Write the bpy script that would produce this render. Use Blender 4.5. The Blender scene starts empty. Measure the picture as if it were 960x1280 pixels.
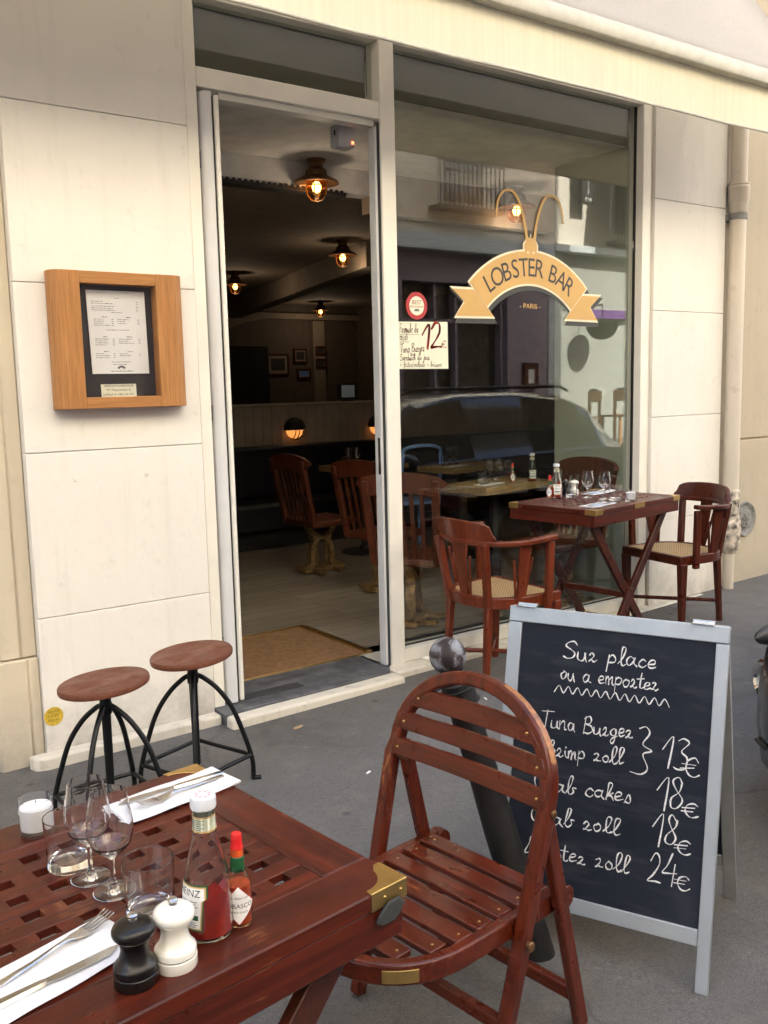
import bpy, bmesh, math, random
from mathutils import Vector, Matrix
random.seed(7)
D = bpy.data
SC = bpy.context.scene
COL = SC.collection
R_ = math.radians
PI = math.pi

# ------------------------------------------------------------------ camera
cam_d = D.cameras.new('camera')
cam = D.objects.new('camera', cam_d)
COL.objects.link(cam)
SC.camera = cam
cam_d.sensor_fit = 'VERTICAL'
cam_d.sensor_height = 24.0
cam_d.sensor_width = 18.0
cam_d.lens = 24.0 * 1160.0 / 1280.0
cam_d.clip_start = 0.05
cam_d.clip_end = 500
_R = ((0.80992237, -0.09646873, 0.57854951),
      (-0.58610611, -0.0953056, 0.80460951),
      (-0.02248065, -0.99076265, -0.13373105))
cam.matrix_world = Matrix(((_R[0][0], -_R[0][1], -_R[0][2], 0.0),
                           (_R[1][0], -_R[1][1], -_R[1][2], -3.85),
                           (_R[2][0], -_R[2][1], -_R[2][2], 1.5),
                           (0, 0, 0, 1)))

# ------------------------------------------------------------------ light
SUN_EL, SUN_AZ = R_(43), R_(12)          # azimuth measured from +Y towards +X
w = D.worlds.new('World')
SC.world = w
w.use_nodes = True
nt = w.node_tree
bg = nt.nodes['Background']
sky = nt.nodes.new('ShaderNodeTexSky')
sky.sky_type = 'NISHITA'
sky.sun_disc = False
sky.sun_elevation = SUN_EL
sky.sun_rotation = SUN_AZ
sky.dust_density = 4.0
sky.air_density = 1.0
sky.ozone_density = 0.6
nt.links.new(sky.outputs[0], bg.inputs[0])
bg.inputs[1].default_value = 0.12
sun_d = D.lights.new('sun', 'SUN')
sun_d.energy = 4.2
sun_d.angle = R_(0.5)
sun_d.color = (1.0, 0.945, 0.84)
sun = D.objects.new('sun', sun_d)
COL.objects.link(sun)
sdir = Vector((math.sin(SUN_AZ) * math.cos(SUN_EL), math.cos(SUN_AZ) * math.cos(SUN_EL), math.sin(SUN_EL)))
sun.rotation_euler = sdir.to_track_quat('Z', 'Y').to_euler()
sun.location = (0, 20, 30)
vs = SC.view_settings
vs.view_transform = 'Standard'
vs.look = 'None'
vs.gamma = 1.0
vs.use_curve_mapping = False
vs.exposure = 2.8
try:
    SC.cycles.max_bounces = 14
    SC.cycles.transparent_max_bounces = 16
    SC.cycles.transmission_bounces = 12
    SC.cycles.glossy_bounces = 6
    SC.cycles.diffuse_bounces = 5
    SC.cycles.use_denoising = True
    SC.cycles.sample_clamp_indirect = 6.0
except Exception:
    pass

# ------------------------------------------------------------------ materials
def _base(name):
    m = D.materials.new(name)
    m.use_nodes = True
    n = m.node_tree
    return m, n, n.nodes['Principled BSDF'], n.links

def setp(b, rough=.5, metal=0., coat=0., spec=.5):
    b.inputs['Roughness'].default_value = rough
    b.inputs['Metallic'].default_value = metal
    b.inputs['Coat Weight'].default_value = coat
    b.inputs['Coat Roughness'].default_value = .12
    b.inputs['Specular IOR Level'].default_value = spec

def c4(c): return (c[0], c[1], c[2], 1)

def coords(n, scale=(1, 1, 1), rot=(0, 0, 0)):
    tc = n.nodes.new('ShaderNodeTexCoord')
    mp = n.nodes.new('ShaderNodeMapping')
    mp.inputs['Scale'].default_value = scale
    mp.inputs['Rotation'].default_value = rot
    n.links.new(tc.outputs['Object'], mp.inputs['Vector'])
    return mp.outputs['Vector']

def noise(n, vec, scale, detail=4, rough=.55, dist=0.):
    t = n.nodes.new('ShaderNodeTexNoise')
    t.inputs['Scale'].default_value = scale
    t.inputs['Detail'].default_value = detail
    t.inputs['Roughness'].default_value = rough
    t.inputs['Distortion'].default_value = dist
    n.links.new(vec, t.inputs['Vector'])
    return t.outputs['Fac']

def ramp(n, fac, stops):
    r = n.nodes.new('ShaderNodeValToRGB')
    e = r.color_ramp.elements
    while len(e) < len(stops): e.new(.5)
    for i, (p, c) in enumerate(stops):
        e[i].position = p
        e[i].color = c4(c) if len(c) == 3 else c
    n.links.new(fac, r.inputs['Fac'])
    return r.outputs['Color']

def mixc(n, fac, a, b):
    m = n.nodes.new('ShaderNodeMix')
    m.data_type = 'RGBA'
    for k, v in ((0, fac), (6, a), (7, b)):
        if hasattr(v, 'is_linked') or hasattr(v, 'links'):
            n.links.new(v, m.inputs[k])
        else:
            m.inputs[k].default_value = v if k == 0 else c4(v)
    return m.outputs[2]

def bumpn(n, h, strength=.2, dist=.01):
    b = n.nodes.new('ShaderNodeBump')
    b.inputs['Strength'].default_value = strength
    b.inputs['Distance'].default_value = dist
    n.links.new(h, b.inputs['Height'])
    return b.outputs['Normal']

def M(name, col, rough=.5, metal=0., var=.12, vs_=9., bump=0., bs=60., coat=0., spec=.5):
    m, n, b, l = _base(name)
    setp(b, rough, metal, coat, spec)
    v = coords(n)
    f = noise(n, v, vs_)
    lo = [max(0, x * (1 - var)) for x in col]
    hi = [min(1, x * (1 + var)) for x in col]
    l.new(ramp(n, f, [(.3, lo), (.7, hi)]), b.inputs['Base Color'])
    if bump:
        l.new(bumpn(n, noise(n, v, bs, 5), bump, .004), b.inputs['Normal'])
    return m

def wood(name, dark, light, axis=0, rough=.3, coat=.25, wear=None, wl=.66, grain=1.):
    m, n, b, l = _base(name)
    setp(b, rough, 0, coat, .28)
    sc = [34 * grain] * 3
    sc[axis] = 2.2 * grain
    v = coords(n, sc)
    f = noise(n, v, 1.0, 6, .62, .6)
    col = ramp(n, f, [(.25, dark), (.52, [(a + c) / 2 for a, c in zip(dark, light)]), (.78, light)])
    v0 = coords(n)
    big = noise(n, v0, 3.1, 3)
    col = mixc(n, ramp(n, big, [(.35, (0, 0, 0)), (.75, (.35, .35, .35))]), col, dark)
    fine = noise(n, coords(n, [150 if i != axis else 5 for i in range(3)]), 1.0, 3, .6)
    col = mixc(n, ramp(n, fine, [(.40, (.38, .38, .38)), (.54, (0, 0, 0))]), col, [x * .6 for x in dark])
    if wear:
        wv = coords(n, [70 if i != axis else 9 for i in range(3)])
        wf = noise(n, wv, .7, 5, .7, .5)
        pf = noise(n, v0, 5.5, 4, .6)
        mul = n.nodes.new('ShaderNodeMath'); mul.operation = 'MULTIPLY'
        l.new(wf, mul.inputs[0]); l.new(pf, mul.inputs[1])
        msk = ramp(n, mul.outputs[0], [(wl * .5, (0, 0, 0)), (wl * .5 + .07, (.8, .8, .8))])
        col = mixc(n, msk, col, wear)
    l.new(col, b.inputs['Base Color'])
    l.new(ramp(n, noise(n, v0, 14, 4), [(.3, (rough * .7,) * 3), (.75, (min(1, rough * 1.6),) * 3)]), b.inputs['Roughness'])
    l.new(bumpn(n, f, .12, .002), b.inputs['Normal'])
    return m

def glass_mat(name, col=(1, 1, 1), ior=1.45, rough=0., clear=0.):
    m = D.materials.new(name); m.use_nodes = True
    n = m.node_tree
    n.nodes.remove(n.nodes['Principled BSDF'])
    g = n.nodes.new('ShaderNodeBsdfGlass')
    g.inputs['Color'].default_value = c4(col)
    g.inputs['IOR'].default_value = ior
    g.inputs['Roughness'].default_value = rough
    out = g.outputs[0]
    if clear:                                   # thin walls bend the light less than a solid body would
        tr = n.nodes.new('ShaderNodeBsdfTransparent')
        mx = n.nodes.new('ShaderNodeMixShader'); mx.inputs[0].default_value = clear
        n.links.new(out, mx.inputs[1]); n.links.new(tr.outputs[0], mx.inputs[2])
        out = mx.outputs[0]
    n.links.new(out, n.nodes['Material Output'].inputs['Surface'])
    return m

def pane_mat(name, tint=(.96, .98, .96), ior=1.66):
    m = D.materials.new(name); m.use_nodes = True
    n = m.node_tree
    n.nodes.remove(n.nodes['Principled BSDF'])
    t = n.nodes.new('ShaderNodeBsdfTransparent')
    t.inputs['Color'].default_value = c4(tint)
    g = n.nodes.new('ShaderNodeBsdfGlossy')
    g.inputs['Roughness'].default_value = 0.0
    fr = n.nodes.new('ShaderNodeFresnel')
    ge = n.nodes.new('ShaderNodeNewGeometry')
    mr = n.nodes.new('ShaderNodeMapRange')
    mr.inputs['To Min'].default_value = ior; mr.inputs['To Max'].default_value = 1 / ior
    n.links.new(ge.outputs['Backfacing'], mr.inputs['Value'])
    n.links.new(mr.outputs[0], fr.inputs['IOR'])
    mx = n.nodes.new('ShaderNodeMixShader')
    n.links.new(fr.outputs[0], mx.inputs[0])
    n.links.new(t.outputs[0], mx.inputs[1])
    n.links.new(g.outputs[0], mx.inputs[2])
    n.links.new(mx.outputs[0], n.nodes['Material Output'].inputs['Surface'])
    return m

def emis(name, col, strength):
    m, n, b, l = _base(name)
    b.inputs['Base Color'].default_value = c4(col)
    b.inputs['Emission Color'].default_value = c4(col)
    b.inputs['Emission Strength'].default_value = strength
    return m

def asphalt(name, base, patch=True):
    m, n, b, l = _base(name)
    setp(b, .9, 0, 0, .3)
    v = coords(n)
    sp = noise(n, v, 260, 3, .7)
    gr = noise(n, v, 55, 4, .6)
    bigf = noise(n, v, 1.4, 5, .6, .4)
    med = noise(n, v, 6.5, 5, .65)
    c = ramp(n, sp, [(.3, [x * .60 for x in base]), (.5, base), (.72, [min(1, x * 1.65) for x in base])])
    c = mixc(n, ramp(n, bigf, [(.35, (0, 0, 0)), (.7, (.5, .5, .5))]), c, [x * .62 for x in base])
    c = mixc(n, ramp(n, med, [(.52, (0, 0, 0)), (.72, (.4, .4, .4))]), c, [base[0] * 1.35, base[1] * 1.3, base[2] * 1.2])
    # dark gum / oil spots
    vo = n.nodes.new('ShaderNodeTexVoronoi'); vo.inputs['Scale'].default_value = 2.6
    l.new(v, vo.inputs['Vector'])
    c = mixc(n, ramp(n, vo.outputs['Distance'], [(.035, (.55, .55, .55)), (.06, (0, 0, 0))]), c, [x * .35 for x in base])
    # a few wandering cracks
    wv = n.nodes.new('ShaderNodeMixRGB'); wv.blend_type = 'ADD'; wv.inputs[0].default_value = .35
    nz = n.nodes.new('ShaderNodeTexNoise'); nz.inputs['Scale'].default_value = 3.0; nz.inputs['Detail'].default_value = 6
    l.new(v, nz.inputs['Vector']); l.new(v, wv.inputs[1]); l.new(nz.outputs['Color'], wv.inputs[2])
    cr = n.nodes.new('ShaderNodeTexVoronoi'); cr.feature = 'DISTANCE_TO_EDGE'; cr.inputs['Scale'].default_value = .34
    l.new(wv.outputs[0], cr.inputs['Vector'])
    c = mixc(n, ramp(n, cr.outputs['Distance'], [(.0015, (.45, .45, .45)), (.004, (0, 0, 0))]), c, [x * .4 for x in base])
    c = mixc(n, ramp(n, gr, [(.34, (.30, .30, .30)), (.5, (0, 0, 0))]), c, [x * .45 for x in base])
    c = mixc(n, ramp(n, noise(n, v, 34, 2, .5), [(.68, (0, 0, 0)), (.74, (.25, .25, .25))]), c, [x * 1.9 for x in base])
    c = mixc(n, ramp(n, noise(n, v, .75, 6, .7, 1.2), [(.56, (0, 0, 0)), (.70, (.55, .55, .55))]), c, [x * .5 for x in base])
    l.new(c, b.inputs['Base Color'])
    add = n.nodes.new('ShaderNodeMath'); add.operation = 'ADD'
    l.new(sp, add.inputs[0]); l.new(gr, add.inputs[1])
    l.new(bumpn(n, add.outputs[0], .55, .004), b.inputs['Normal'])
    return m

def plaster(name, base, stain=(.42, .38, .31), rough=.75, amount=.5, pits=True, lowdirt=0.):
    m, n, b, l = _base(name)
    setp(b, rough, 0, 0, .3)
    v = coords(n)
    f1 = noise(n, v, 1.6, 6, .6, .3)
    f2 = noise(n, v, 11, 6, .7)
    c = ramp(n, f1, [(.3, [x * .93 for x in base]), (.7, base)])
    vert = noise(n, coords(n, (9, 9, .7)), 1.3, 5, .65)
    c = mixc(n, ramp(n, vert, [(.55, (0, 0, 0)), (.80, (.30 * amount,) * 3)]), c, stain)
    c = mixc(n, ramp(n, f2, [(.58, (0, 0, 0)), (.78, (.5 * amount,) * 3)]), c, stain)
    if pits:
        vo = n.nodes.new('ShaderNodeTexVoronoi'); vo.inputs['Scale'].default_value = 3.2
        l.new(v, vo.inputs['Vector'])
        c = mixc(n, ramp(n, vo.outputs['Distance'], [(.016, (.6, .6, .6)), (.03, (0, 0, 0))]), c, [x * .45 for x in stain])
    if lowdirt:
        # splash dirt of the street on the foot of the wall
        se = n.nodes.new('ShaderNodeSeparateXYZ'); l.new(v, se.inputs[0])
        mr = n.nodes.new('ShaderNodeMapRange')
        mr.inputs['From Min'].default_value = .55; mr.inputs['From Max'].default_value = -.05
        l.new(se.outputs['Z'], mr.inputs['Value'])
        mu = n.nodes.new('ShaderNodeMath'); mu.operation = 'MULTIPLY'
        l.new(mr.outputs[0], mu.inputs[0]); l.new(noise(n, v, 5, 6, .7), mu.inputs[1])
        c = mixc(n, ramp(n, mu.outputs[0], [(.22, (0, 0, 0)), (.6, (lowdirt,) * 3)]), c, (.33, .30, .26))
    l.new(c, b.inputs['Base Color'])
    l.new(bumpn(n, noise(n, v, 24, 6, .6), .16, .01), b.inputs['Normal'])
    return m

WD, WL = (.032, .0046, .0020), (.145, .0200, .0065)
m_tab_x = wood('mahogany_x', WD, WL, 0, .36, .10, (.22, .075, .028), .70)
m_tab_y = wood('mahogany_y', WD, WL, 1, .36, .10, (.22, .075, .028), .72)
m_tab_z = wood('mahogany_z', (.028, .0055, .0025), (.09, .017, .006), 2, .3, .3, (.16, .05, .02), .78)
m_fold_x = wood('folding_wood_x', (.050, .0066, .0025), (.182, .0280, .0088), 0, .3, .35, (.30, .10, .035), .74)
m_fold_z = wood('folding_wood_z', (.050, .0066, .0025), (.182, .0280, .0088), 2, .3, .35, (.33, .11, .035), .74)
m_arm = wood('armchair_wood', (.090, .0145, .0048), (.205, .040, .0125), 2, .35, .25, (.25, .08, .03), .82)
m_arm_d = wood('armchair_wood_dark', (.045, .008, .0035), (.11, .021, .008), 2, .33, .3)
m_seat_w = wood('stool_wood', (.11, .034, .017), (.23, .080, .040), 0, .5, 0)
m_oak = wood('oak', (.36, .155, .048), (.53, .255, .085), 2, .45, .1, grain=.8)
m_oak_h = wood('oak_h', (.36, .155, .048), (.53, .255, .085), 0, .45, .1, grain=.8)
m_butcher = wood('butcher_block', (.16, .10, .035), (.42, .29, .12), 0, .4, .15)
m_pub = wood('pub_chair_wood', (.06, .014, .006), (.16, .042, .016), 2, .4, .2)
m_fl = wood('floor_wood', (.10, .075, .055), (.23, .185, .145), 1, .5, .05, grain=.5)
m_brass = M('brass', (.62, .42, .15), .33, 1., .15, 25)
m_bronze = M('bronze', (.20, .11, .05), .45, .8, .3, 12)
m_castgold = M('cast_iron_gold', (.30, .19, .085), .5, .55, .45, 22, .4, 40)
m_black = M('black_metal', (.014, .014, .015), .42, .6, .3, 30)
m_steel = M('steel', (.56, .55, .53), .2, 1., .08, 20)
m_alu = M('alu_paint', (.37, .405, .44), .42, .35, .06, 14, .05, 90)
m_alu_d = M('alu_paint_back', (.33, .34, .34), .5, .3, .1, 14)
m_white = plaster('cream_paint', (.81, .775, .705), (.44, .405, .35), .7, .75, True, .9)
m_frame = M('frame_paint', (.80, .765, .68), .4, 0, .05, 5, .03, 30)
m_doorp = M('door_paint', (.66, .66, .65), .35, 0, .05, 6)
m_stone = plaster('limestone', (.64, .56, .425), (.30, .25, .18), .85, .6, True, .8)
m_tan = plaster('tan_render', (.50, .43, .325), (.30, .25, .185), .9, .7, False, .6)
m_step = plaster('step_paint', (.68, .63, .53), (.20, .18, .155), .8, 1.7, True)
m_slab = M('granite_slab', (.10, .10, .105), .6, 0, .45, 14, .2, 60)
m_asph = asphalt('pavement_asphalt', (.142, .135, .127))
m_road = asphalt('road_asphalt', (.075, .075, .08))
m_kerb = M('kerb_granite', (.30, .29, .27), .8, 0, .25, 30, .2, 80)
m_dark = M('dark', (.015, .013, .012), .6)
m_dkgrey = M('dark_grey', (.05, .05, .05), .6)
m_paper = M('paper', (.82, .81, .78), .8, 0, .04, 4)
m_napkin = M('napkin', (.68, .68, .70), .9, 0, .03, 20, .1, 60)
m_poster = M('poster_paper', (.74, .76, .60), .7, 0, .03, 4)
m_ink = M('brown_ink', (.13, .03, .02), .7)
m_inkred = M('red_ink', (.32, .03, .02), .7)
m_black_ink = M('black_ink', (.02, .02, .02), .7)
m_grey_ink = M('grey_ink', (.16, .16, .16), .8)
m_gold = M('gold_vinyl', (.60, .37, .125), .55, 0, .04, 6)
m_cream = M('cream_vinyl', (.80, .72, .55), .5, 0, .03, 6)
m_char = M('charcoal_vinyl', (.035, .036, .035), .5)
m_redv = M('red_vinyl', (.42, .03, .035), .45)
m_yel = M('yellow_vinyl', (.62, .42, .04), .6, 0, .2, 60)
m_glass = glass_mat('clear_glass', (1, 1, 1), 1.40)
m_bottle = glass_mat('bottle_glass', (.985, .995, .985), 1.42)
m_pane = pane_mat('shop_window_glass')
m_pane2 = pane_mat('picture_glass', (.96, .96, .96), 1.4)
m_ketch = M('ketchup', (.40, .012, .006), .25, 0, .4, 30, 0, 60, .3)
m_hot = M('hot_sauce', (.50, .075, .012), .3, 0, .45, 50, 0, 60, .3)
m_hotglass = glass_mat('hot_glass', (1, .93, .85), 1.42)
m_redcap = M('red_plastic', (.60, .012, .012), .35)
m_green = M('green_foil', (.012, .09, .03), .4)
m_capred = M('faded_red', (.55, .35, .38), .4)
m_capw = M('white_cap', (.74, .77, .80), .35)
m_gloss_w = M('white_lacquer', (.80, .78, .70), .22, 0, .05, 8, 0, 60, .4)
m_gloss_k = M('black_lacquer', (.006, .0045, .004), .3, 0, .2, 8, 0, 60, 0., .4)
m_wax = M('candle_wax', (.82, .82, .83), .5, 0, .03)
def slate_mat():
    m, n, b, l = _base('slate')
    setp(b, .7, 0, 0, .18)
    v = coords(n)
    f = noise(n, v, 3.2, 5, .6, .8)
    f2 = noise(n, coords(n, (3, 3, 14), (0, R_(25), 0)), 2.2, 5, .65)
    c = ramp(n, f, [(.3, (.0115, .0150, .0250)), (.62, (.0175, .0220, .0345)), (.8, (.028, .033, .046))])
    c = mixc(n, ramp(n, f2, [(.50, (0, 0, 0)), (.75, (.6, .6, .6))]), c, (.050, .056, .070))
    l.new(c, b.inputs['Base Color'])
    return m
m_chalkb = slate_mat()
def chalk_mat():
    m, n, b, l = _base('chalk')
    setp(b, .95, 0, 0, .1)
    v = coords(n)
    l.new(ramp(n, noise(n, v, 330, 3, .7), [(.33, (.28, .29, .30)), (.47, (.74, .75, .75)), (.7, (.86, .86, .86))]), b.inputs['Base Color'])
    return m
m_chalk = chalk_mat()
m_iron = M('bollard_iron', (.014, .013, .013), .55, 0, .5, 20, .3, 40)
m_rubber = M('rubber', (.035, .037, .036), .85)
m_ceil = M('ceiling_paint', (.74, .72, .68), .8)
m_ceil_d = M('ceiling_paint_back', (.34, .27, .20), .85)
m_shade_panel = M('shade_panel', (.060, .058, .045), .8)  # dark olive standing in for the shade behind the upper panes
m_wall_d = M('interior_taupe', (.17, .135, .10), .8)
m_wall_g = M('interior_sage', (.33, .36, .30), .8, 0, .05, 3)
m_wains = M('wainscot', (.36, .30, .22), .7, 0, .1, 6)
m_leather = M('black_leather', (.012, .012, .014), .4)
m_coir = M('coir_mat', (.25, .135, .058), .95, 0, .25, 40, .5, 160)
m_emis_b = emis('bulb_glow', (1.0, .55, .18), 2.2)
m_emis_w = emis('wall_lamp_glow', (1.0, .36, .085), .16)
m_emis_r = emis('alarm_led', (1.0, .2, .08), .6)
m_screen = emis('screen_glow', (.5, .62, .7), .004)
m_lampglass = pane_mat('lamp_jar', (1, .72, .42), 1.35)
m_blue = M('blue_paint', (.20, .38, .85), .35)
m_pipe = plaster('pipe_paint', (.64, .57, .47), (.26, .11, .06), .5, .8, True, .4)
m_rust = M('flaking_paint', (.46, .40, .33), .75, 0, .95, 26, .6, 60)
m_vent = M('cast_grey', (.22, .215, .20), .75, 0, .3, 30, .4, 60)
m_carp = M('car_paint', (.070, .074, .085), .22, .5, .04, 4, 0, 60, 1.)
m_cartrim = M('car_trim', (.02, .02, .022), .5)
m_chrome = M('chrome', (.75, .75, .76), .08, 1., .02)
m_carglass = M('car_glass', (.030, .036, .032), .06, 0, .1, 4, 0, 60, .5, .7)
m_tail = M('tail_red', (.45, .015, .015), .15, 0, .05, 4, 0, 60, 1.)
m_amber = M('amber_lens', (.65, .25, .03), .15, 0, .05, 4, 0, 60, 1.)
m_lens = M('lamp_lens', (.55, .57, .58), .1, .3, .05, 4, 0, 60, 1.)
m_lilac = plaster('lilac_paint', (.36, .31, .36), (.2, .17, .2), .6, .3, False)
m_paleblue = M('pale_blue_paint', (.62, .68, .70), .5)
m_purple = M('purple_sign', (.15, .05, .26), .5)
m_oppst = plaster('opposite_stone', (.78, .73, .63), (.35, .30, .24), .85, .5, False)
m_oppgrey = plaster('opposite_grey', (.42, .44, .40), (.3, .3, .27), .85, .4, False)

def fabric(name, col, transl):
    m = D.materials.new(name); m.use_nodes = True
    n = m.node_tree; b = n.nodes['Principled BSDF']
    setp(b, .85, 0, 0, .2)
    v = coords(n, (60, 60, 1.2))
    f = noise(n, v, 1., 4)
    c = ramp(n, f, [(.3, [x * .93 for x in col]), (.7, col)])
    c = mixc(n, ramp(n, noise(n, coords(n), 2.2, 5, .6), [(.55, (0, 0, 0)), (.85, (.25, .25, .25))]), c, [x * .72 for x in col])
    n.links.new(c, b.inputs['Base Color'])
    t = n.nodes.new('ShaderNodeBsdfTranslucent')
    n.links.new(c, t.inputs['Color'])
    mx = n.nodes.new('ShaderNodeMixShader'); mx.inputs[0].default_value = transl
    n.links.new(b.outputs[0], mx.inputs[1]); n.links.new(t.outputs[0], mx.inputs[2])
    n.links.new(mx.outputs[0], n.nodes['Material Output'].inputs['Surface'])
    return m
m_awn = fabric('awning_canvas', (.87, .84, .80), .68)
m_val = fabric('valance_canvas', (.95, .91, .755), .4)
m_awnbar = M('awning_bar', (.52, .49, .41), .45, 0, .12, 12)

def cane_mat():
    m, n, b, l = _base('woven_cane')
    setp(b, .6)
    v = coords(n, (1, 1, 1), (0, 0, R_(45)))
    ch = n.nodes.new('ShaderNodeTexBrick')
    ch.offset = 0.0
    ch.inputs['Scale'].default_value = 1.0
    ch.inputs['Brick Width'].default_value = .013
    ch.inputs['Row Height'].default_value = .013
    ch.inputs['Mortar Size'].default_value = .0042
    ch.inputs['Mortar Smooth'].default_value = .3
    l.new(v, ch.inputs['Vector'])
    c = mixc(n, ch.outputs['Fac'], (.11, .05, .018), (.52, .36, .17))
    c2 = mixc(n, ramp(n, noise(n, coords(n), 7, 4), [(.35, (0, 0, 0)), (.8, (.5, .5, .5))]), c, (.30, .17, .07))
    l.new(c2, b.inputs['Base Color'])
    l.new(bumpn(n, ch.outputs['Fac'], .5, .002), b.inputs['Normal'])
    return m
m_cane = cane_mat()

def planks(name, col1, col2, w, mortar, axis_rot, rough=.5):
    m, n, b, l = _base(name)
    setp(b, rough)
    v = coords(n, (1, 1, 1), axis_rot)
    br = n.nodes.new('ShaderNodeTexBrick')
    br.inputs['Scale'].default_value = 1.0
    br.inputs['Brick Width'].default_value = 1.3
    br.inputs['Row Height'].default_value = w
    br.inputs['Mortar Size'].default_value = mortar
    br.inputs['Color1'].default_value = c4(col1)
    br.inputs['Color2'].default_value = c4(col2)
    br.inputs['Mortar'].default_value = (.02, .018, .015, 1)
    l.new(v, br.inputs['Vector'])
    g = noise(n, coords(n, (3, 40, 40), axis_rot), 1., 5)
    c = mixc(n, ramp(n, g, [(.35, (0, 0, 0)), (.75, (.6, .6, .6))]), br.outputs['Color'], [x * .55 for x in col1])
    l.new(c, b.inputs['Base Color'])
    return m
m_floor = planks('grey_floorboards', (.22, .18, .14), (.31, .26, .205), .14, .003, (0, 0, 0), .5)

def ball_mat():
    m, n, b, l = _base('worn_ball_paint')
    setp(b, .55, .0, 0, .3)
    v = coords(n)
    f = noise(n, v, 16, 5, .6, .8)
    c = ramp(n, f, [(.42, (.022, .016, .016)), (.50, (.055, .042, .044)), (.55, (.17, .175, .20)), (.70, (.26, .27, .30))])
    l.new(c, b.inputs['Base Color'])
    l.new(bumpn(n, f, .4, .003), b.inputs['Normal'])
    return m
m_ball = ball_mat()

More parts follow.
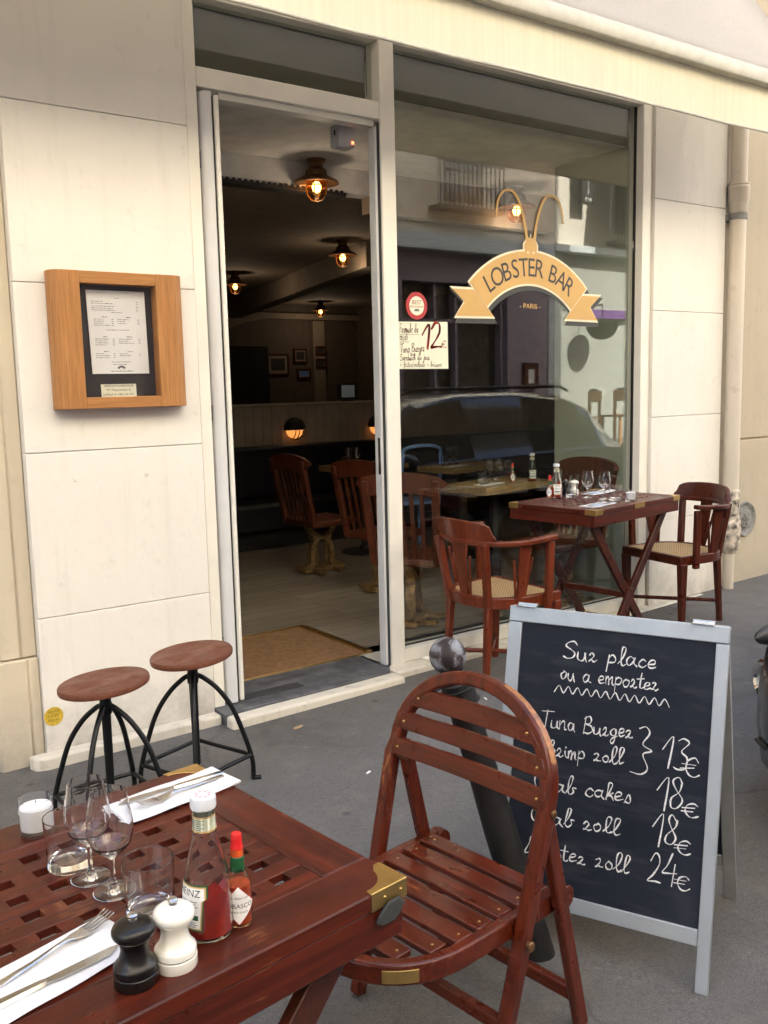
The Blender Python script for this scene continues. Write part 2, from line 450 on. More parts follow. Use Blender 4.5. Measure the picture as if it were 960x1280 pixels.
# ------------------------------------------------------------------ mesh builder
class MB:
    def __init__(s):
        s.v = []; s.f = []; s.mi = []
    def add(s, vs, fs, mi=0, mat=None):
        o = len(s.v)
        for p in vs:
            p = Vector(p)
            if mat is not None: p = mat @ p
            s.v.append(p)
        for f in fs:
            s.f.append([o + i for i in f]); s.mi.append(mi)
        return s
    def box(s, x0, x1, y0, y1, z0, z1, mi=0, mat=None):
        vs = [(x, y, z) for z in (z0, z1) for y in (y0, y1) for x in (x0, x1)]
        return s.add(vs, [(0, 2, 3, 1), (4, 5, 7, 6), (0, 1, 5, 4), (2, 6, 7, 3), (0, 4, 6, 2), (1, 3, 7, 5)], mi, mat)
    def bar(s, p, q, w, h, up=(0, 0, 1), mi=0, w2=None, h2=None, mat=None):
        p = Vector(p); q = Vector(q); t = (q - p).normalized(); up = Vector(up)
        b = t.cross(up)
        if b.length < 1e-5: b = t.cross(Vector((1, 0, 0)))
        b.normalize(); u = b.cross(t).normalized()
        w2 = w if w2 is None else w2; h2 = h if h2 is None else h2
        vs = []
        for c, ww, hh in ((p, w, h), (q, w2, h2)):
            for a, d in ((-1, -1), (1, -1), (1, 1), (-1, 1)):
                vs.append(c + b * (a * ww / 2) + u * (d * hh / 2))
        return s.add(vs, [(0, 1, 2, 3), (7, 6, 5, 4), (0, 4, 5, 1), (1, 5, 6, 2), (2, 6, 7, 3), (3, 7, 4, 0)], mi, mat)
    def loft(s, rings, closed=True, caps=True, mi=0, mat=None, loop=False):
        n = len(rings[0]); vs = [p for r in rings for p in r]; fs = []
        nr = len(rings)
        for i in range(nr if loop else nr - 1):
            i2 = (i + 1) % nr
            for j in range(n if closed else n - 1):
                k = (j + 1) % n
                fs.append((i * n + j, i * n + k, i2 * n + k, i2 * n + j))
        if caps and closed and not loop:
            fs.append(tuple(range(n))[::-1]); fs.append(tuple((nr - 1) * n + j for j in range(n)))
        return s.add(vs, fs, mi, mat)
    def tube(s, pts, r, n=10, mi=0, loop=False, mat=None, sq=1.0):
        pts = [Vector(p) for p in pts]; rings = []
        m = len(pts); prev = None
        for i, p in enumerate(pts):
            a = pts[(i - 1) % m] if (i or loop) else p
            c = pts[(i + 1) % m] if (i < m - 1 or loop) else p
            t = (c - a).normalized()
            if prev is None:
                ref = Vector((0, 0, 1)) if abs(t.z) < .9 else Vector((1, 0, 0))
                nrm = (ref - t * ref.dot(t)).normalized()
            else:
                nrm = (prev - t * prev.dot(t)).normalized()
            prev = nrm; bn = t.cross(nrm)
            rr = r[i] if isinstance(r, (list, tuple)) else r
            rings.append([p + (nrm * math.cos(2 * PI * k / n) + bn * math.sin(2 * PI * k / n) * sq) * rr for k in range(n)])
        return s.loft(rings, True, True, mi, mat, loop)
    def sweep(s, pts, w, h, normal, mi=0, loop=False, mat=None, caps=True):
        """rectangular section: w across (in the path's plane), h along normal"""
        pts = [Vector(p) for p in pts]; N = Vector(normal).normalized(); m = len(pts); rings = []
        for i, p in enumerate(pts):
            a = pts[(i - 1) % m] if (i or loop) else p
            c = pts[(i + 1) % m] if (i < m - 1 or loop) else p
            t = (c - a).normalized(); b = N.cross(t).normalized(); nn = t.cross(b).normalized()
            ww = w[i] if isinstance(w, (list, tuple)) else w
            hh = h[i] if isinstance(h, (list, tuple)) else h
            rings.append([p + b * (e * ww / 2) + nn * (d * hh / 2) for e, d in ((-1, -1), (1, -1), (1, 1), (-1, 1))])
        return s.loft(rings, True, caps, mi, mat, loop)
    def lathe(s, prof, n=32, ctr=(0, 0, 0), mi=0, mat=None):
        cx, cy, cz = ctr; vs = []; idx = []
        for r, z in prof:
            if r < 1e-6:
                idx.append([len(vs)] * n); vs.append((cx, cy, cz + z))
            else:
                idx.append(list(range(len(vs), len(vs) + n)))
                for k in range(n):
                    a = 2 * PI * k / n
                    vs.append((cx + r * math.cos(a), cy + r * math.sin(a), cz + z))
        fs = []
        for i in range(len(prof) - 1):
            A, B = idx[i], idx[i + 1]
            for k in range(n):
                k2 = (k + 1) % n
                f = []
                for q in (A[k], A[k2], B[k2], B[k]):
                    if q not in f: f.append(q)
                if len(f) > 2: fs.append(tuple(f))
        return s.add(vs, fs, mi, mat)
    def prism(s, poly, d0, d1, o=(0, 0, 0), ex=(1, 0, 0), ey=(0, 1, 0), ez=(0, 0, 1), mi=0, mat=None):
        o, ex, ey, ez = map(Vector, (o, ex, ey, ez)); n = len(poly)
        vs = [o + ex * a + ey * b + ez * d0 for a, b in poly] + [o + ex * a + ey * b + ez * d1 for a, b in poly]
        fs = [tuple(range(n))[::-1], tuple(range(n, 2 * n))] + [(i, (i + 1) % n, n + (i + 1) % n, n + i) for i in range(n)]
        return s.add(vs, fs, mi, mat)
    def sphere(s, c, r, n=20, m=12, mi=0, sc=(1, 1, 1), mat=None):
        prof = [(r * math.sin(PI * i / m), -r * math.cos(PI * i / m)) for i in range(m + 1)]
        prof[0] = (0, -r); prof[-1] = (0, r)
        T = Matrix.Translation(c) @ Matrix.Diagonal((sc[0], sc[1], sc[2], 1))
        if mat is not None: T = mat @ T
        return s.lathe(prof, n, (0, 0, 0), mi, T)
    def build(s, name, mat=None, parent=None, bevel=0., smooth=True, ang=35, segs=2, loc=None, rot=None):
        me = D.meshes.new(name)
        me.from_pydata([tuple(p) for p in s.v], [], s.f)
        bm = bmesh.new(); bm.from_mesh(me)
        bmesh.ops.recalc_face_normals(bm, faces=bm.faces)
        bm.to_mesh(me); bm.free()
        mats = mat if isinstance(mat, (list, tuple)) else [mat]
        for m_ in mats:
            if m_ is not None: me.materials.append(m_)
        if len(mats) > 1:
            me.polygons.foreach_set('material_index', s.mi)
        if smooth:
            me.polygons.foreach_set('use_smooth', [True] * len(me.polygons))
            me.set_sharp_from_angle(angle=R_(ang))
        me.update()
        o = D.objects.new(name, me); COL.objects.link(o)
        if parent is not None: o.parent = parent
        if loc is not None: o.location = loc
        if rot is not None: o.rotation_euler = rot
        if bevel:
            b = o.modifiers.new('bevel', 'BEVEL'); b.width = bevel; b.segments = segs
            b.limit_method = 'ANGLE'; b.angle_limit = R_(40); b.harden_normals = False
        return o

def tag(o, label, cat, group=None):
    o['label'] = label; o['category'] = cat
    if group: o['group'] = group
    return o
def thing(name, label, cat, loc=(0, 0, 0), rz=0., group=None, rot=None):
    o = D.objects.new(name, None); COL.objects.link(o)
    o.empty_display_size = .05
    o.location = loc
    o.rotation_euler = rot if rot else (0, 0, rz)
    return tag(o, label, cat, group)
def struct(o):
    o['kind'] = 'structure'; return o
def dup(root, loc, rz, label, group=None, scale=None):
    r = root.copy(); COL.objects.link(r); r.location = loc; r.rotation_euler = (0, 0, rz)
    r['label'] = label
    if group: r['group'] = group
    if scale: r.scale = (scale,) * 3
    for ch in list(root.children):
        c = ch.copy(); COL.objects.link(c); c.parent = r
        for g in list(ch.children):
            d = g.copy(); COL.objects.link(d); d.parent = c
    return r
def G(x): return .014 * (x - 3.3)           # height of the gently sloping pavement
def arc(c, r, a0, a1, n, f=lambda x, z: (x, 0, z), ry=None):
    ry = r if ry is None else ry
    return [f(c[0] + r * math.cos(R_(a0 + (a1 - a0) * i / n)), c[1] + ry * math.sin(R_(a0 + (a1 - a0) * i / n))) for i in range(n + 1)]
def spline(pts, k=5, closed=False):
    P = [Vector(p) for p in pts]
    if len(P) < 3: return P
    out = []
    n = len(P)
    for i in range(n if closed else n - 1):
        if closed: p0, p1, p2, p3 = P[(i - 1) % n], P[i], P[(i + 1) % n], P[(i + 2) % n]
        else: p0, p1, p2, p3 = P[max(i - 1, 0)], P[i], P[i + 1], P[min(i + 2, n - 1)]
        for j in range(k):
            t = j / k
            out.append(.5 * ((2 * p1) + (-p0 + p2) * t + (2 * p0 - 5 * p1 + 4 * p2 - p3) * t * t + (-p0 + 3 * p1 - 3 * p2 + p3) * t ** 3))
    if not closed: out.append(P[-1])
    return out

def dens(prof, e=.0010):
    out = [prof[0]]
    for (r0, z0), (r1, z1) in zip(prof, prof[1:]):
        d = math.hypot(r1 - r0, z1 - z0)
        if d > 3.2 * e:
            out.append((r0 + (r1 - r0) * e / d, z0 + (z1 - z0) * e / d))
            out.append((r1 - (r1 - r0) * e / d, z1 - (z1 - z0) * e / d))
        out.append((r1, z1))
    return out
# ------------------------------------------------------------------ lettering
def text_geo(s, size=1., spacing=1.):
    cu = D.curves.new('t', 'FONT'); cu.body = s; cu.size = size; cu.space_character = spacing
    cu.resolution_u = 4
    ob = D.objects.new('t', cu); COL.objects.link(ob)
    dg = bpy.context.evaluated_depsgraph_get(); dg.update()
    me = D.meshes.new_from_object(ob.evaluated_get(dg))
    vs = [v.co.copy() for v in me.vertices]; fs = [tuple(p.vertices) for p in me.polygons]
    D.objects.remove(ob); D.curves.remove(cu); D.meshes.remove(me)
    return vs, fs
def text_size(vs):
    xs = [v.x for v in vs]; ys = [v.y for v in vs]
    return min(xs), max(xs), min(ys), max(ys)

GL = {
 'S': ([[(.52, .84), (.38, .98), (.14, .93), (.07, .72), (.28, .55), (.47, .38), (.4, .1), (.18, .0), (.0, .1)]], .62),
 'u': ([[(0, .42), (.02, .12), (.14, 0), (.28, .1), (.33, .42)], [(.33, .42), (.35, .1), (.44, .0)]], .5),
 'r': ([[(.02, .36), (.10, .46), (.2, .42), (.2, .28), (.06, .04), (.02, .02), (.14, .07), (.24, .0), (.36, .06)]], .42),
 'p': ([[(.06, .46), (.02, -.42)], [(.04, .28), (.2, .47), (.36, .32), (.28, .08), (.06, .06)]], .46),
 'l': ([[(.0, .06), (.2, .42), (.31, .88), (.2, 1.0), (.12, .78), (.12, .2), (.2, .0), (.34, .1)]], .36),
 'a': ([[(.34, .38), (.18, .46), (.03, .24), (.12, .01), (.28, .12), (.36, .42)], [(.36, .42), (.34, .12), (.46, .0)]], .5),
 'c': ([[(.34, .36), (.2, .46), (.04, .28), (.06, .06), (.22, .0), (.36, .1)]], .42),
 'e': ([[(.02, .2), (.28, .28), (.28, .44), (.12, .44), (.02, .2), (.12, .01), (.36, .1)]], .42),
 'o': ([[(.2, .45), (.04, .26), (.12, .02), (.3, .08), (.34, .32), (.2, .45)]], .44),
 'm': ([[(0, .44), (.02, 0)], [(.02, .25), (.12, .45), (.2, .38), (.2, 0)], [(.2, .25), (.32, .45), (.4, .36), (.4, .05), (.48, .0)]], .54),
 'n': ([[(0, .44), (.02, 0)], [(.02, .25), (.16, .45), (.28, .36), (.29, .05), (.38, .0)]], .44),
 't': ([[(.14, .85), (.1, .15), (.2, .0), (.32, .08)], [(-.04, .55), (.3, .6)]], .36),
 'T': ([[(-.05, .93), (.6, 1.0)], [(.26, .95), (.2, .0)]], .55),
 'B': ([[(.08, .95), (.04, 0)], [(.0, .9), (.28, 1.0), (.42, .82), (.3, .58), (.1, .52)], [(.12, .52), (.4, .46), (.5, .22), (.32, .02), (.04, .02)]], .6),
 'g': ([[(.32, .36), (.18, .46), (.03, .26), (.12, .04), (.3, .16), (.33, .42)], [(.33, .42), (.32, -.2), (.2, -.44), (.05, -.34), (.2, -.1), (.42, .06)]], .46),
 'i': ([[(.04, .42), (.06, .08), (.16, .0)], [(.05, .62), (.06, .66)]], .22),
 'h': ([[(.04, .1), (.2, .5), (.26, .9), (.14, .98), (.08, .6), (.06, .0)], [(.06, .2), (.2, .44), (.32, .34), (.32, .06), (.42, .0)]], .46),
 'k': ([[(.04, .1), (.2, .5), (.26, .9), (.14, .98), (.08, .6), (.06, .0)], [(.34, .44), (.1, .22), (.24, .3), (.36, .02)]], .42),
 's': ([[(.02, .02), (.2, .44), (.3, .2), (.24, .02), (.06, .04)]], .36),
 'C': ([[(.5, .82), (.36, .98), (.1, .8), (.02, .4), (.12, .06), (.34, .0), (.54, .16)]], .6),
 'b': ([[(.0, .1), (.18, .5), (.28, .9), (.18, 1.0), (.1, .7), (.08, .15), (.2, .0), (.34, .16), (.3, .36), (.42, .36)]], .46),
 'L': ([[(.5, .92), (.3, 1.0), (.22, .6), (.06, .02), (.3, .06), (.58, .0)]], .6),
 'd': ([[(.32, .36), (.18, .46), (.03, .24), (.12, .01), (.28, .12)], [(.38, 1.0), (.32, .12), (.44, .0)]], .5),
 'w': ([[(0, .44), (.06, .04), (.16, .02), (.22, .34), (.28, .02), (.38, .06), (.42, .46)]], .5),
 'j': ([[(.16, .42), (.12, -.3), (0, -.42), (-.1, -.3)], [(.17, .62), (.18, .66)]], .26),
 'f': ([[(.34, .9), (.2, 1.0), (.14, .6), (.08, -.4)], [(-.02, .42), (.28, .48)]], .32),
 'F': ([[(.1, 1.0), (.04, 0)], [(.0, .96), (.5, 1.0)], [(.06, .52), (.38, .56)]], .46),
 '+': ([[(0, .3), (.3, .32)], [(.15, .48), (.14, .14)]], .4),
 '/': ([[(0, -.1), (.3, .9)]], .32),
 '1': ([[(.0, .55), (.34, 1.0), (.28, .0)]], .46),
 '2': ([[(.04, .76), (.16, .98), (.38, .94), (.4, .66), (.2, .3), (.0, .02), (.28, .05), (.5, .02)]], .58),
 '3': ([[(.04, .9), (.26, 1.0), (.42, .84), (.2, .56), (.42, .42), (.4, .12), (.16, .0), (.0, .1)]], .56),
 '4': ([[(.3, 1.0), (.12, .62), (.0, .34), (.24, .38), (.54, .4)], [(.44, .66), (.36, .0)]], .6),
 '8': ([[(.36, .86), (.2, 1.0), (.05, .84), (.2, .58), (.4, .3), (.28, .02), (.06, .08), (.04, .32), (.3, .6), (.38, .86)]], .54),
 '\u20ac': ([[(.56, .84), (.4, 1.0), (.16, .82), (.1, .4), (.24, .06), (.44, .0), (.62, .14)], [(-.04, .6), (.44, .66)], [(-.06, .38), (.4, .44)]], .66),
 ' ': ([], .42), '.': ([[(.04, .0), (.06, .04)]], .2), '-': ([[(0, .25), (.3, .27)]], .4),
}
def hand_width(s): return sum(GL[c][1] for c in s)
def hand(mb, s, x0, x1, y0, y1, cap, width, frame, rnd, depth=.0006, bold=1.):
    """handwriting along (x0,y0)-(x1,y1): flat ribbons laid on a board; frame(x, y, d) -> point"""
    k = (x1 - x0) / hand_width(s); x = x0
    for ch in s:
        strokes, adv = GL[ch]
        jy = rnd.uniform(-.04, .04) * cap; js = rnd.uniform(.93, 1.07)
        yb = y0 + (y1 - y0) * (x - x0) / (x1 - x0) + jy
        for st in strokes:
            pts = [(x + a * k + .08 * b * cap * .5 + rnd.uniform(-.03, .03) * cap, yb + b * cap * js + rnd.uniform(-.035, .035) * cap) for a, b in st]
            ribbon(mb, pts, width, frame, rnd, depth, len(pts) > 2)
        x += adv * k
def ribbon(mb, pts, width, frame, rnd, depth=.0006, smooth=True):
    P = [Vector((a, b, 0)) for a, b in pts]
    if smooth: P = spline(P, 5)
    n = len(P); ring = []; ph = rnd.random() * 6
    for i, p in enumerate(P):
        t = (P[min(i + 1, n - 1)] - P[max(i - 1, 0)])
        if t.length < 1e-7: t = Vector((1, 0, 0))
        t.normalize(); b = Vector((-t.y, t.x, 0))
        wv = width * (.70 + .30 * math.sin(i * .55 + ph)) * .5 * (.75 if i in (0, n - 1) else 1)
        if i == 0: p = p - t * width * .4
        if i == n - 1: p = p + t * width * .4
        a, c = p + b * wv, p - b * wv
        ring.append([frame(a.x, a.y, 0), frame(a.x, a.y, depth), frame(c.x, c.y, depth), frame(c.x, c.y, 0)])
    mb.loft(ring, True, True)

# ================================================================== ground
def slab(name, poly, dz0, dz1, mat, bevel=0.):
    mb = MB(); n = len(poly)
    vs = [(x, y, G(x) + dz0) for x, y in poly] + [(x, y, G(x) + dz1) for x, y in poly]
    mb.add(vs, [tuple(range(n))[::-1], tuple(range(n, 2 * n))] + [(i, (i + 1) % n, n + (i + 1) % n, n + i) for i in range(n)])
    return mb.build(name, mat, None, bevel, smooth=False)
mb = MB(); mb.add([(-70, -60, G(-70) - .124), (70, -60, G(70) - .124), (70, 40, G(70) - .124), (-70, 40, G(-70) - .124)], [(0, 1, 2, 3)])
struct(mb.build('road', m_road, smooth=False))
struct(slab('pavement', [(-18, -3.3), (2.36, -3.3), (2.42, -2.62), (2.68, -2.31), (3.05, -2.02), (3.45, -1.80), (32, -1.74), (32, .3), (-18, .3)], -.3, 0., m_asph))
struct(slab('kerb', [(-18, -3.3), (-18, -3.44), (2.49, -3.44), (2.555, -2.68), (2.77, -2.42), (3.13, -2.14), (3.50, -1.935), (32, -1.88), (32, -1.74), (3.45, -1.80), (3.05, -2.02), (2.68, -2.31), (2.42, -2.62), (2.36, -3.3)], -.3, .004, m_kerb, .012))
struct(slab('opposite_pavement', [(-30, -10.6), (32, -10.6), (32, -8.3), (-30, -8.3)], -.3, 0., m_asph))
struct(slab('opposite_kerb', [(-30, -8.3), (32, -8.3), (32, -8.15), (-30, -8.15)], -.3, .004, m_kerb, .012))
mb = MB(); mb.box(.95, 9.8, .285, 10.5, -.2, .03)
struct(mb.build('floor', m_floor, smooth=False))

# ================================================================== the restaurant's building
bld = thing('restaurant_building', 'cream painted restaurant front with a tall shop window and open white door', 'building')
GROOVES = [-.25, .585, 1.265, 1.94, 2.627, 3.3, 4.0]
def panel(x0, x1, label=None):
    mb = MB()
    for a, c in zip(GROOVES, GROOVES[1:]):
        mb.box(x0, x1, 0., .06, a + .0012, c - .0012)
    mb.box(x0 + .002, x1 - .002, .012, .4, -.3, 4.0)
    o = mb.build('wall_panel', m_white, bld, .0035)
    if label: o['label'] = label
    return o
panel(1.008, 1.774)
panel(4.903, 5.645)
# low plinth under the left panel
mb = MB()
pl = [(.945, -.055), (.99, -.072), (1.35, -.068), (1.775, -.072), (1.775, .0), (.93, .0)]
mb.prism(pl, -.2, .022)
mb.build('plinth', m_step, bld, .012)
# screw heads left in the wall
for x, z in ((1.203, 1.15), (1.51, 1.147)):
    mb = MB(); mb.lathe([(0, 0), (.011, 0), (.010, .004), (.004, .005), (.003, .002), (0, .002)], 16)
    mb.build('screw_cap', m_frame, bld, loc=(x, 0, z), rot=(R_(90), 0, 0))
# limestone pilaster at the left
mb = MB()
mb.box(.60, .862, .09, .4, -.2, 4.5)
mb.prism([(.862, .09), (.862, .055), (.885, .045), (.94, .045), (.945, .052), (.95, .045), (1.006, .045), (1.006, .4), (.862, .4)], .425, 4.5)
mb.prism([(.80, .10), (.835, .025), (.955, .022), (.962, .035), (.968, .022), (1.006, .025), (1.006, .4), (.80, .4)], -.2, .42)
mb.build('stone_pilaster', m_stone, bld, .008)
# shopfront joinery
mb = MB()
Y0, Y1 = .012, .12
mb.box(1.778, 1.834, Y0, Y1, .03, 3.25)                      # left jamb
mb.box(2.806, 2.894, Y0 - .004, Y1, .02, 3.25)               # mullion
mb.box(1.834, 2.806, Y0 + .003, Y1, 2.802, 2.886)            # transom
mb.box(1.95, 2.79, Y0 + .028, Y1 - .01, 2.772, 2.802)        # stop under the transom
mb.box(1.834, 2.806, Y0 + .003, Y1, 3.17, 3.25)
mb.box(2.894, 4.803, Y0 + .003, Y1, 3.17, 3.25)
mb.box(2.894, 4.803, Y0 + .003, Y1, .032, .104)              # bottom rail
mb.box(4.803, 4.878, Y0, Y1, .03, 3.25)                      # right jamb
mb.box(4.882, 4.9025, Y0 + .012, Y1, .0, 3.25)
mb.build('window_frame', m_frame, bld, .004)
mb = MB()                                                     # dark gasket round the big pane
mb.box(4.796, 4.803, .066, .083, .104, 3.17)
mb.box(2.894, 2.900, .066, .083, .104, 3.17)
mb.box(2.900, 4.796, .066, .083, .104, .109)
mb.build('glazing_gasket', m_dark, bld)
mb = MB(); mb.box(2.9005, 4.7955, .075, .081, .1095, 3.169); mb.build('window_pane', m_pane, bld, smooth=False)
mb = MB(); mb.box(1.835, 2.805, .075, .081, 2.887, 3.169); mb.build('transom_pane', m_pane, bld, smooth=False)
# inner door stop (bluish white strip beside the mullion) with its lock plate
mb = MB(); mb.box(2.784, 2.8055, .032, .086, .03, 2.77)
db = mb.build('door_stop', m_doorp, bld, .003)
mb = MB(); mb.box(2.797, 2.8055, .0205, .0315, .03, 2.79); mb.build('door_seal', m_rubber, bld)
mb = MB(); mb.box(2.7825, 2.7839, .038, .060, 1.05, 1.24); mb.build('strike_plate', m_steel, bld, .002)
# door leaf folded inwards, seen edge-on
mb = MB()
for z0, z1 in ((.045, .17), (2.66, 2.775)): mb.box(1.868, 1.912, .15, .90, z0, z1)
mb.box(1.868, 1.912, .80, .90, .17, 2.66)
mb.box(1.868, 1.912, .111, .15, .17, 2.66)
mb.box(1.868, 1.912, .111, .15, .045, 2.775)
leaf = mb.build('door_leaf', m_doorp, bld, .006)
mb = MB(); mb.box(1.887, 1.893, .15, .80, .17, 2.66); mb.build('door_glass', m_pane, leaf, smooth=False)
mb = MB(); mb.prism([(1.846, .11), (1.846, .035), (1.850, .018), (1.860, .004), (1.873, -.002), (1.892, -.002), (1.897, .004), (1.897, .11)], .04, 2.785)
mb.build('door_stile', m_doorp, leaf)
mb = MB(); mb.box(1.8975, 1.9045, .004, .03, .045, 2.77); mb.build('door_brush', m_rubber, leaf)
mb = MB(); mb.box(1.905, 1.926, -.010, .0295, .045, 2.772); mb.build('door_edge', m_frame, leaf, .006)
for z in (.32, 1.4, 2.5):
    mb = MB(); mb.tube([(1.840, .03, z - .035), (1.840, .03, z + .035)], .005, 10); mb.build('hinge', m_black, leaf)
# threshold, step and stall riser
mb = MB(); mb.prism([(1.776, -.10), (1.776, .285), (2.80, .285), (2.80, .015), (2.74, -.055), (2.40, -.075), (2.0, -.085)], -.2, .030)
mb.build('threshold_slab', m_slab, bld, .004)
mb = MB()
mb.prism([(1.776, -.105), (2.0, -.09), (2.40, -.08), (2.745, -.06), (2.765, -.06), (2.765, -.165), (2.4, -.172), (1.776, -.178)], -.2, .026)
mb.build('door_step', m_step, bld, .014, segs=3)
mb = MB(); mb.prism([(2.768, .4), (2.768, -.095), (3.6, -.088), (4.9, -.07), (5.644, -.045), (5.644, -.003), (4.9, -.003), (4.9, .4)], -.2, .030)
mb.build('stall_riser', m_step, bld, .01)
mb = MB(); mb.prism([(3.0, .0), (3.07, .0), (3.08, -.05), (3.05, -.06), (3.02, -.055)], .030, .046); mb.build('sill_block', m_frame, bld, .006)
mb = MB(); mb.box(1.93, 2.27, .02, .095, .0305, .034); mb.build('floor_plate', m_dkgrey, bld, .001)
# unseen upper storeys, heights stepped to shape the shade on the street and opposite
mb = MB()
mb.box(1.006, 5.645, .03, .45, 3.25, 3.32)
mb.box(.6, 5.645, .03, .45, 4.0, 17.0)
mb.box(1.774, 4.903, .02, .45, 3.252, 4.0)
mb.build('upper_wall', m_tan, bld, smooth=False)
mb = MB(); mb.box(-20, 17.6, .45, 12, 3.4, 17.0); mb.box(17.6, 40, .45, 12, 3.4, 8.0); mb.build('upper_storeys', m_tan, bld, smooth=False)
# interior shell
mb = MB()
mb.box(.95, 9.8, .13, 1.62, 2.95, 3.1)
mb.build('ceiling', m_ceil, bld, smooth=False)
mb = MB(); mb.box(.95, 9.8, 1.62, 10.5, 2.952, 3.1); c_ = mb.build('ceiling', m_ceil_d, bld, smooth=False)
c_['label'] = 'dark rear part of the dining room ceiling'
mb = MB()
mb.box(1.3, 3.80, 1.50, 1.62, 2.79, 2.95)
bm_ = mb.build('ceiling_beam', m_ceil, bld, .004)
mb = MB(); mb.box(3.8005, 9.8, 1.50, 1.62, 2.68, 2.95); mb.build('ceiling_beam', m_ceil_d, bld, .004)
mb = MB()
for i in range(39): mb.box(1.95 + i * .042, 1.972 + i * .042, 1.493, 1.4995, 2.772, 2.80)
mb.box(1.94, 3.59, 1.4935, 1.6, 2.765, 2.7875)
mb.build('vent_grille', m_dark, bm_)
mb = MB()
mb.bar((5.55, 3.9, 2.82), (7.25, 10.4, 2.82), .22, .26)
mb.build('ceiling_beam', m_wains, bld, .006)
mb = MB()
mb.box(.85, .95, .4, 10.5, -.2, 3.1)
mb.box(9.8, 9.9, .3, 10.6, -.2, 3.1)
mb.box(5.05, 9.8, .4, .52, -.2, 3.1)
mb.build('side_wall', m_wall_d, bld, smooth=False)
mb = MB(); mb.box(.85, 9.9, 10.5, 10.6, -.2, 3.1); mb.build('back_wall', m_wall_d, bld, smooth=False)
mb = MB(); mb.box(4.806, 5.05, .124, .76, .03, 2.95)
sw = mb.build('pier_wall', m_wall_g, bld, .006)
mb = MB(); mb.box(4.793, 4.8055, .13, .76, .03, .12); mb.build('skirting', m_wall_g, sw, .003)
mb = MB()
for x0, x1, z0, z1 in ((8.78, 9.02, .03, 2.68), (.95, 9.8, 2.70, 2.80)): mb.box(x0, x1, 10.38, 10.5, z0, z1)
mb.prism([(6.0, 2.70), (6.9, 2.70), (7.9, 2.70), (7.5, 2.64), (7.1, 2.50), (6.85, 2.3), (6.75, 2.0), (6.6, 2.0)], 10.40, 10.49, ex=(1, 0, 0), ey=(0, 0, 1), ez=(0, 1, 0))
mb.build('back_wall_moulding', m_wains, bld, .004)

mb = MB(); mb.box(1.84, 2.80, .125, .129, 2.80, 3.25); mb.box(2.81, 4.80, .125, .129, 2.948, 3.25); mb.build('shade_panel', m_shade_panel, bld, smooth=False)  # added panel over the pale ceiling edge; dark colour stands in for shade
# ================================================================== neighbour, pipe, wall fittings
nb = thing('neighbouring_building', 'tan rendered house front beyond the rusty drainpipe', 'building')
mb = MB()
mb.box(5.646, 17.6, .035, .45, 1.075, 17.0); mb.box(17.6, 40, .035, .45, 1.075, 8.0)  # unseen far end kept low so sun reaches the facade opposite
mb.box(5.646, 40, .03, .45, -.2, 1.062)
mb.box(5.65, 40, .05, .4, 1.05, 1.09)
mb.build('wall', m_tan, nb, .006)
mb = MB(); mb.box(-20, .6, .06, .45, -.5, 17.0)
lb = mb.build('adjoining_house', m_stone, smooth=False)
tag(lb, 'pale stone house front on the left beyond the pilaster', 'building')
dp = thing('drainpipe', 'tan painted drainpipe with flaking foot between the cream and tan walls', 'drainpipe', (5.715, -.045, 0))
mb = MB(); mb.lathe([(.054, .62), (.054, 2.56), (.055, 9.0)], 24); mb.build('pipe', m_pipe, dp)
mb = MB(); mb.lathe([(.055, 2.60), (.062, 2.61), (.063, 2.66), (.066, 2.67), (.071, 2.68), (.071, 2.75), (.0735, 2.755), (.0735, 2.765), (.070, 2.768), (.070, 2.776), (.0735, 2.78), (.072, 2.79), (.055, 2.792)], 28)
mb.build('collar', m_pipe, dp)
mb = MB(); mb.lathe([(.055, 2.555), (.060, 2.556), (.060, 2.595), (.055, 2.597)], 24); mb.box(-.075, .075, .03, .10, 2.55, 2.59); mb.build('clamp', m_castgrey if 'm_castgrey' in globals() else m_vent, dp)
rnd = random.Random(3)
prof = [(.055, .74), (.064, .72), (.065, .66), (.06, .64), (.066, .62), (.067, .57), (.062, .55), (.066, .52), (.072, .47), (.074, .42), (.070, .36), (.060, .31), (.045, .29), (.0, .29)]
mb = MB(); mb.lathe(prof, 22)
for v in mb.v:
    if v.z < .56: k = 1 + rnd.uniform(-.12, .12); v.x *= k; v.y *= k
mb.build('pipe_foot', m_rust, dp)
mb = MB(); mb.lathe([(.038, -.05), (.038, .30)], 16); mb.build('pipe_stub', m_pipe, dp)
vc = thing('round_inlet', 'round grey cast plate set in the tan wall near the pavement', 'wall inlet', (6.004, .03, .492))
mb = MB(); mb.lathe([(0, .004), (.085, .004), (.092, .002), (.112, .012), (.122, .016), (.13, .006), (.13, -.02)], 36); mb.build('rim', m_vent, vc, rot=(R_(90), 0, 0))
mb = MB(); mb.lathe([(0, .014), (.06, .014), (.072, .005)], 28)
for a in range(3): mb.box(-.008, .008, -.045, .045, .013, .020, mat=Matrix.Rotation(R_(60 * a + 15), 4, 'Z'))
mb.build('plug', m_vent, vc, rot=(R_(90), 0, 0))
ys = thing('wall_sticker', 'small round yellow sticker low on the cream wall behind the bar stools', 'sticker', (1.044, -.0006, .166))
mb = MB(); mb.lathe([(0, .0012), (.0395, .0012), (.04, 0), (0, 0)], 36); mb.build('disc', m_yel, ys, rot=(R_(90), 0, 0))
mb = MB(); rnd = random.Random(5)
fr = lambda x, z, d: (x, -.0014 - d, z)
for zz, n_ in ((.018, 5), (.0, 4), (-.018, 5)):
    for i in range(n_):
        x = -.024 + i * .048 / n_
        ribbon(mb, [(x, zz), (x + .004, zz + .007), (x + .007, zz - .003)], .0016, fr, rnd)
ribbon(mb, [(-.028, .011), (.028, .011)], .0012, fr, rnd, smooth=False)
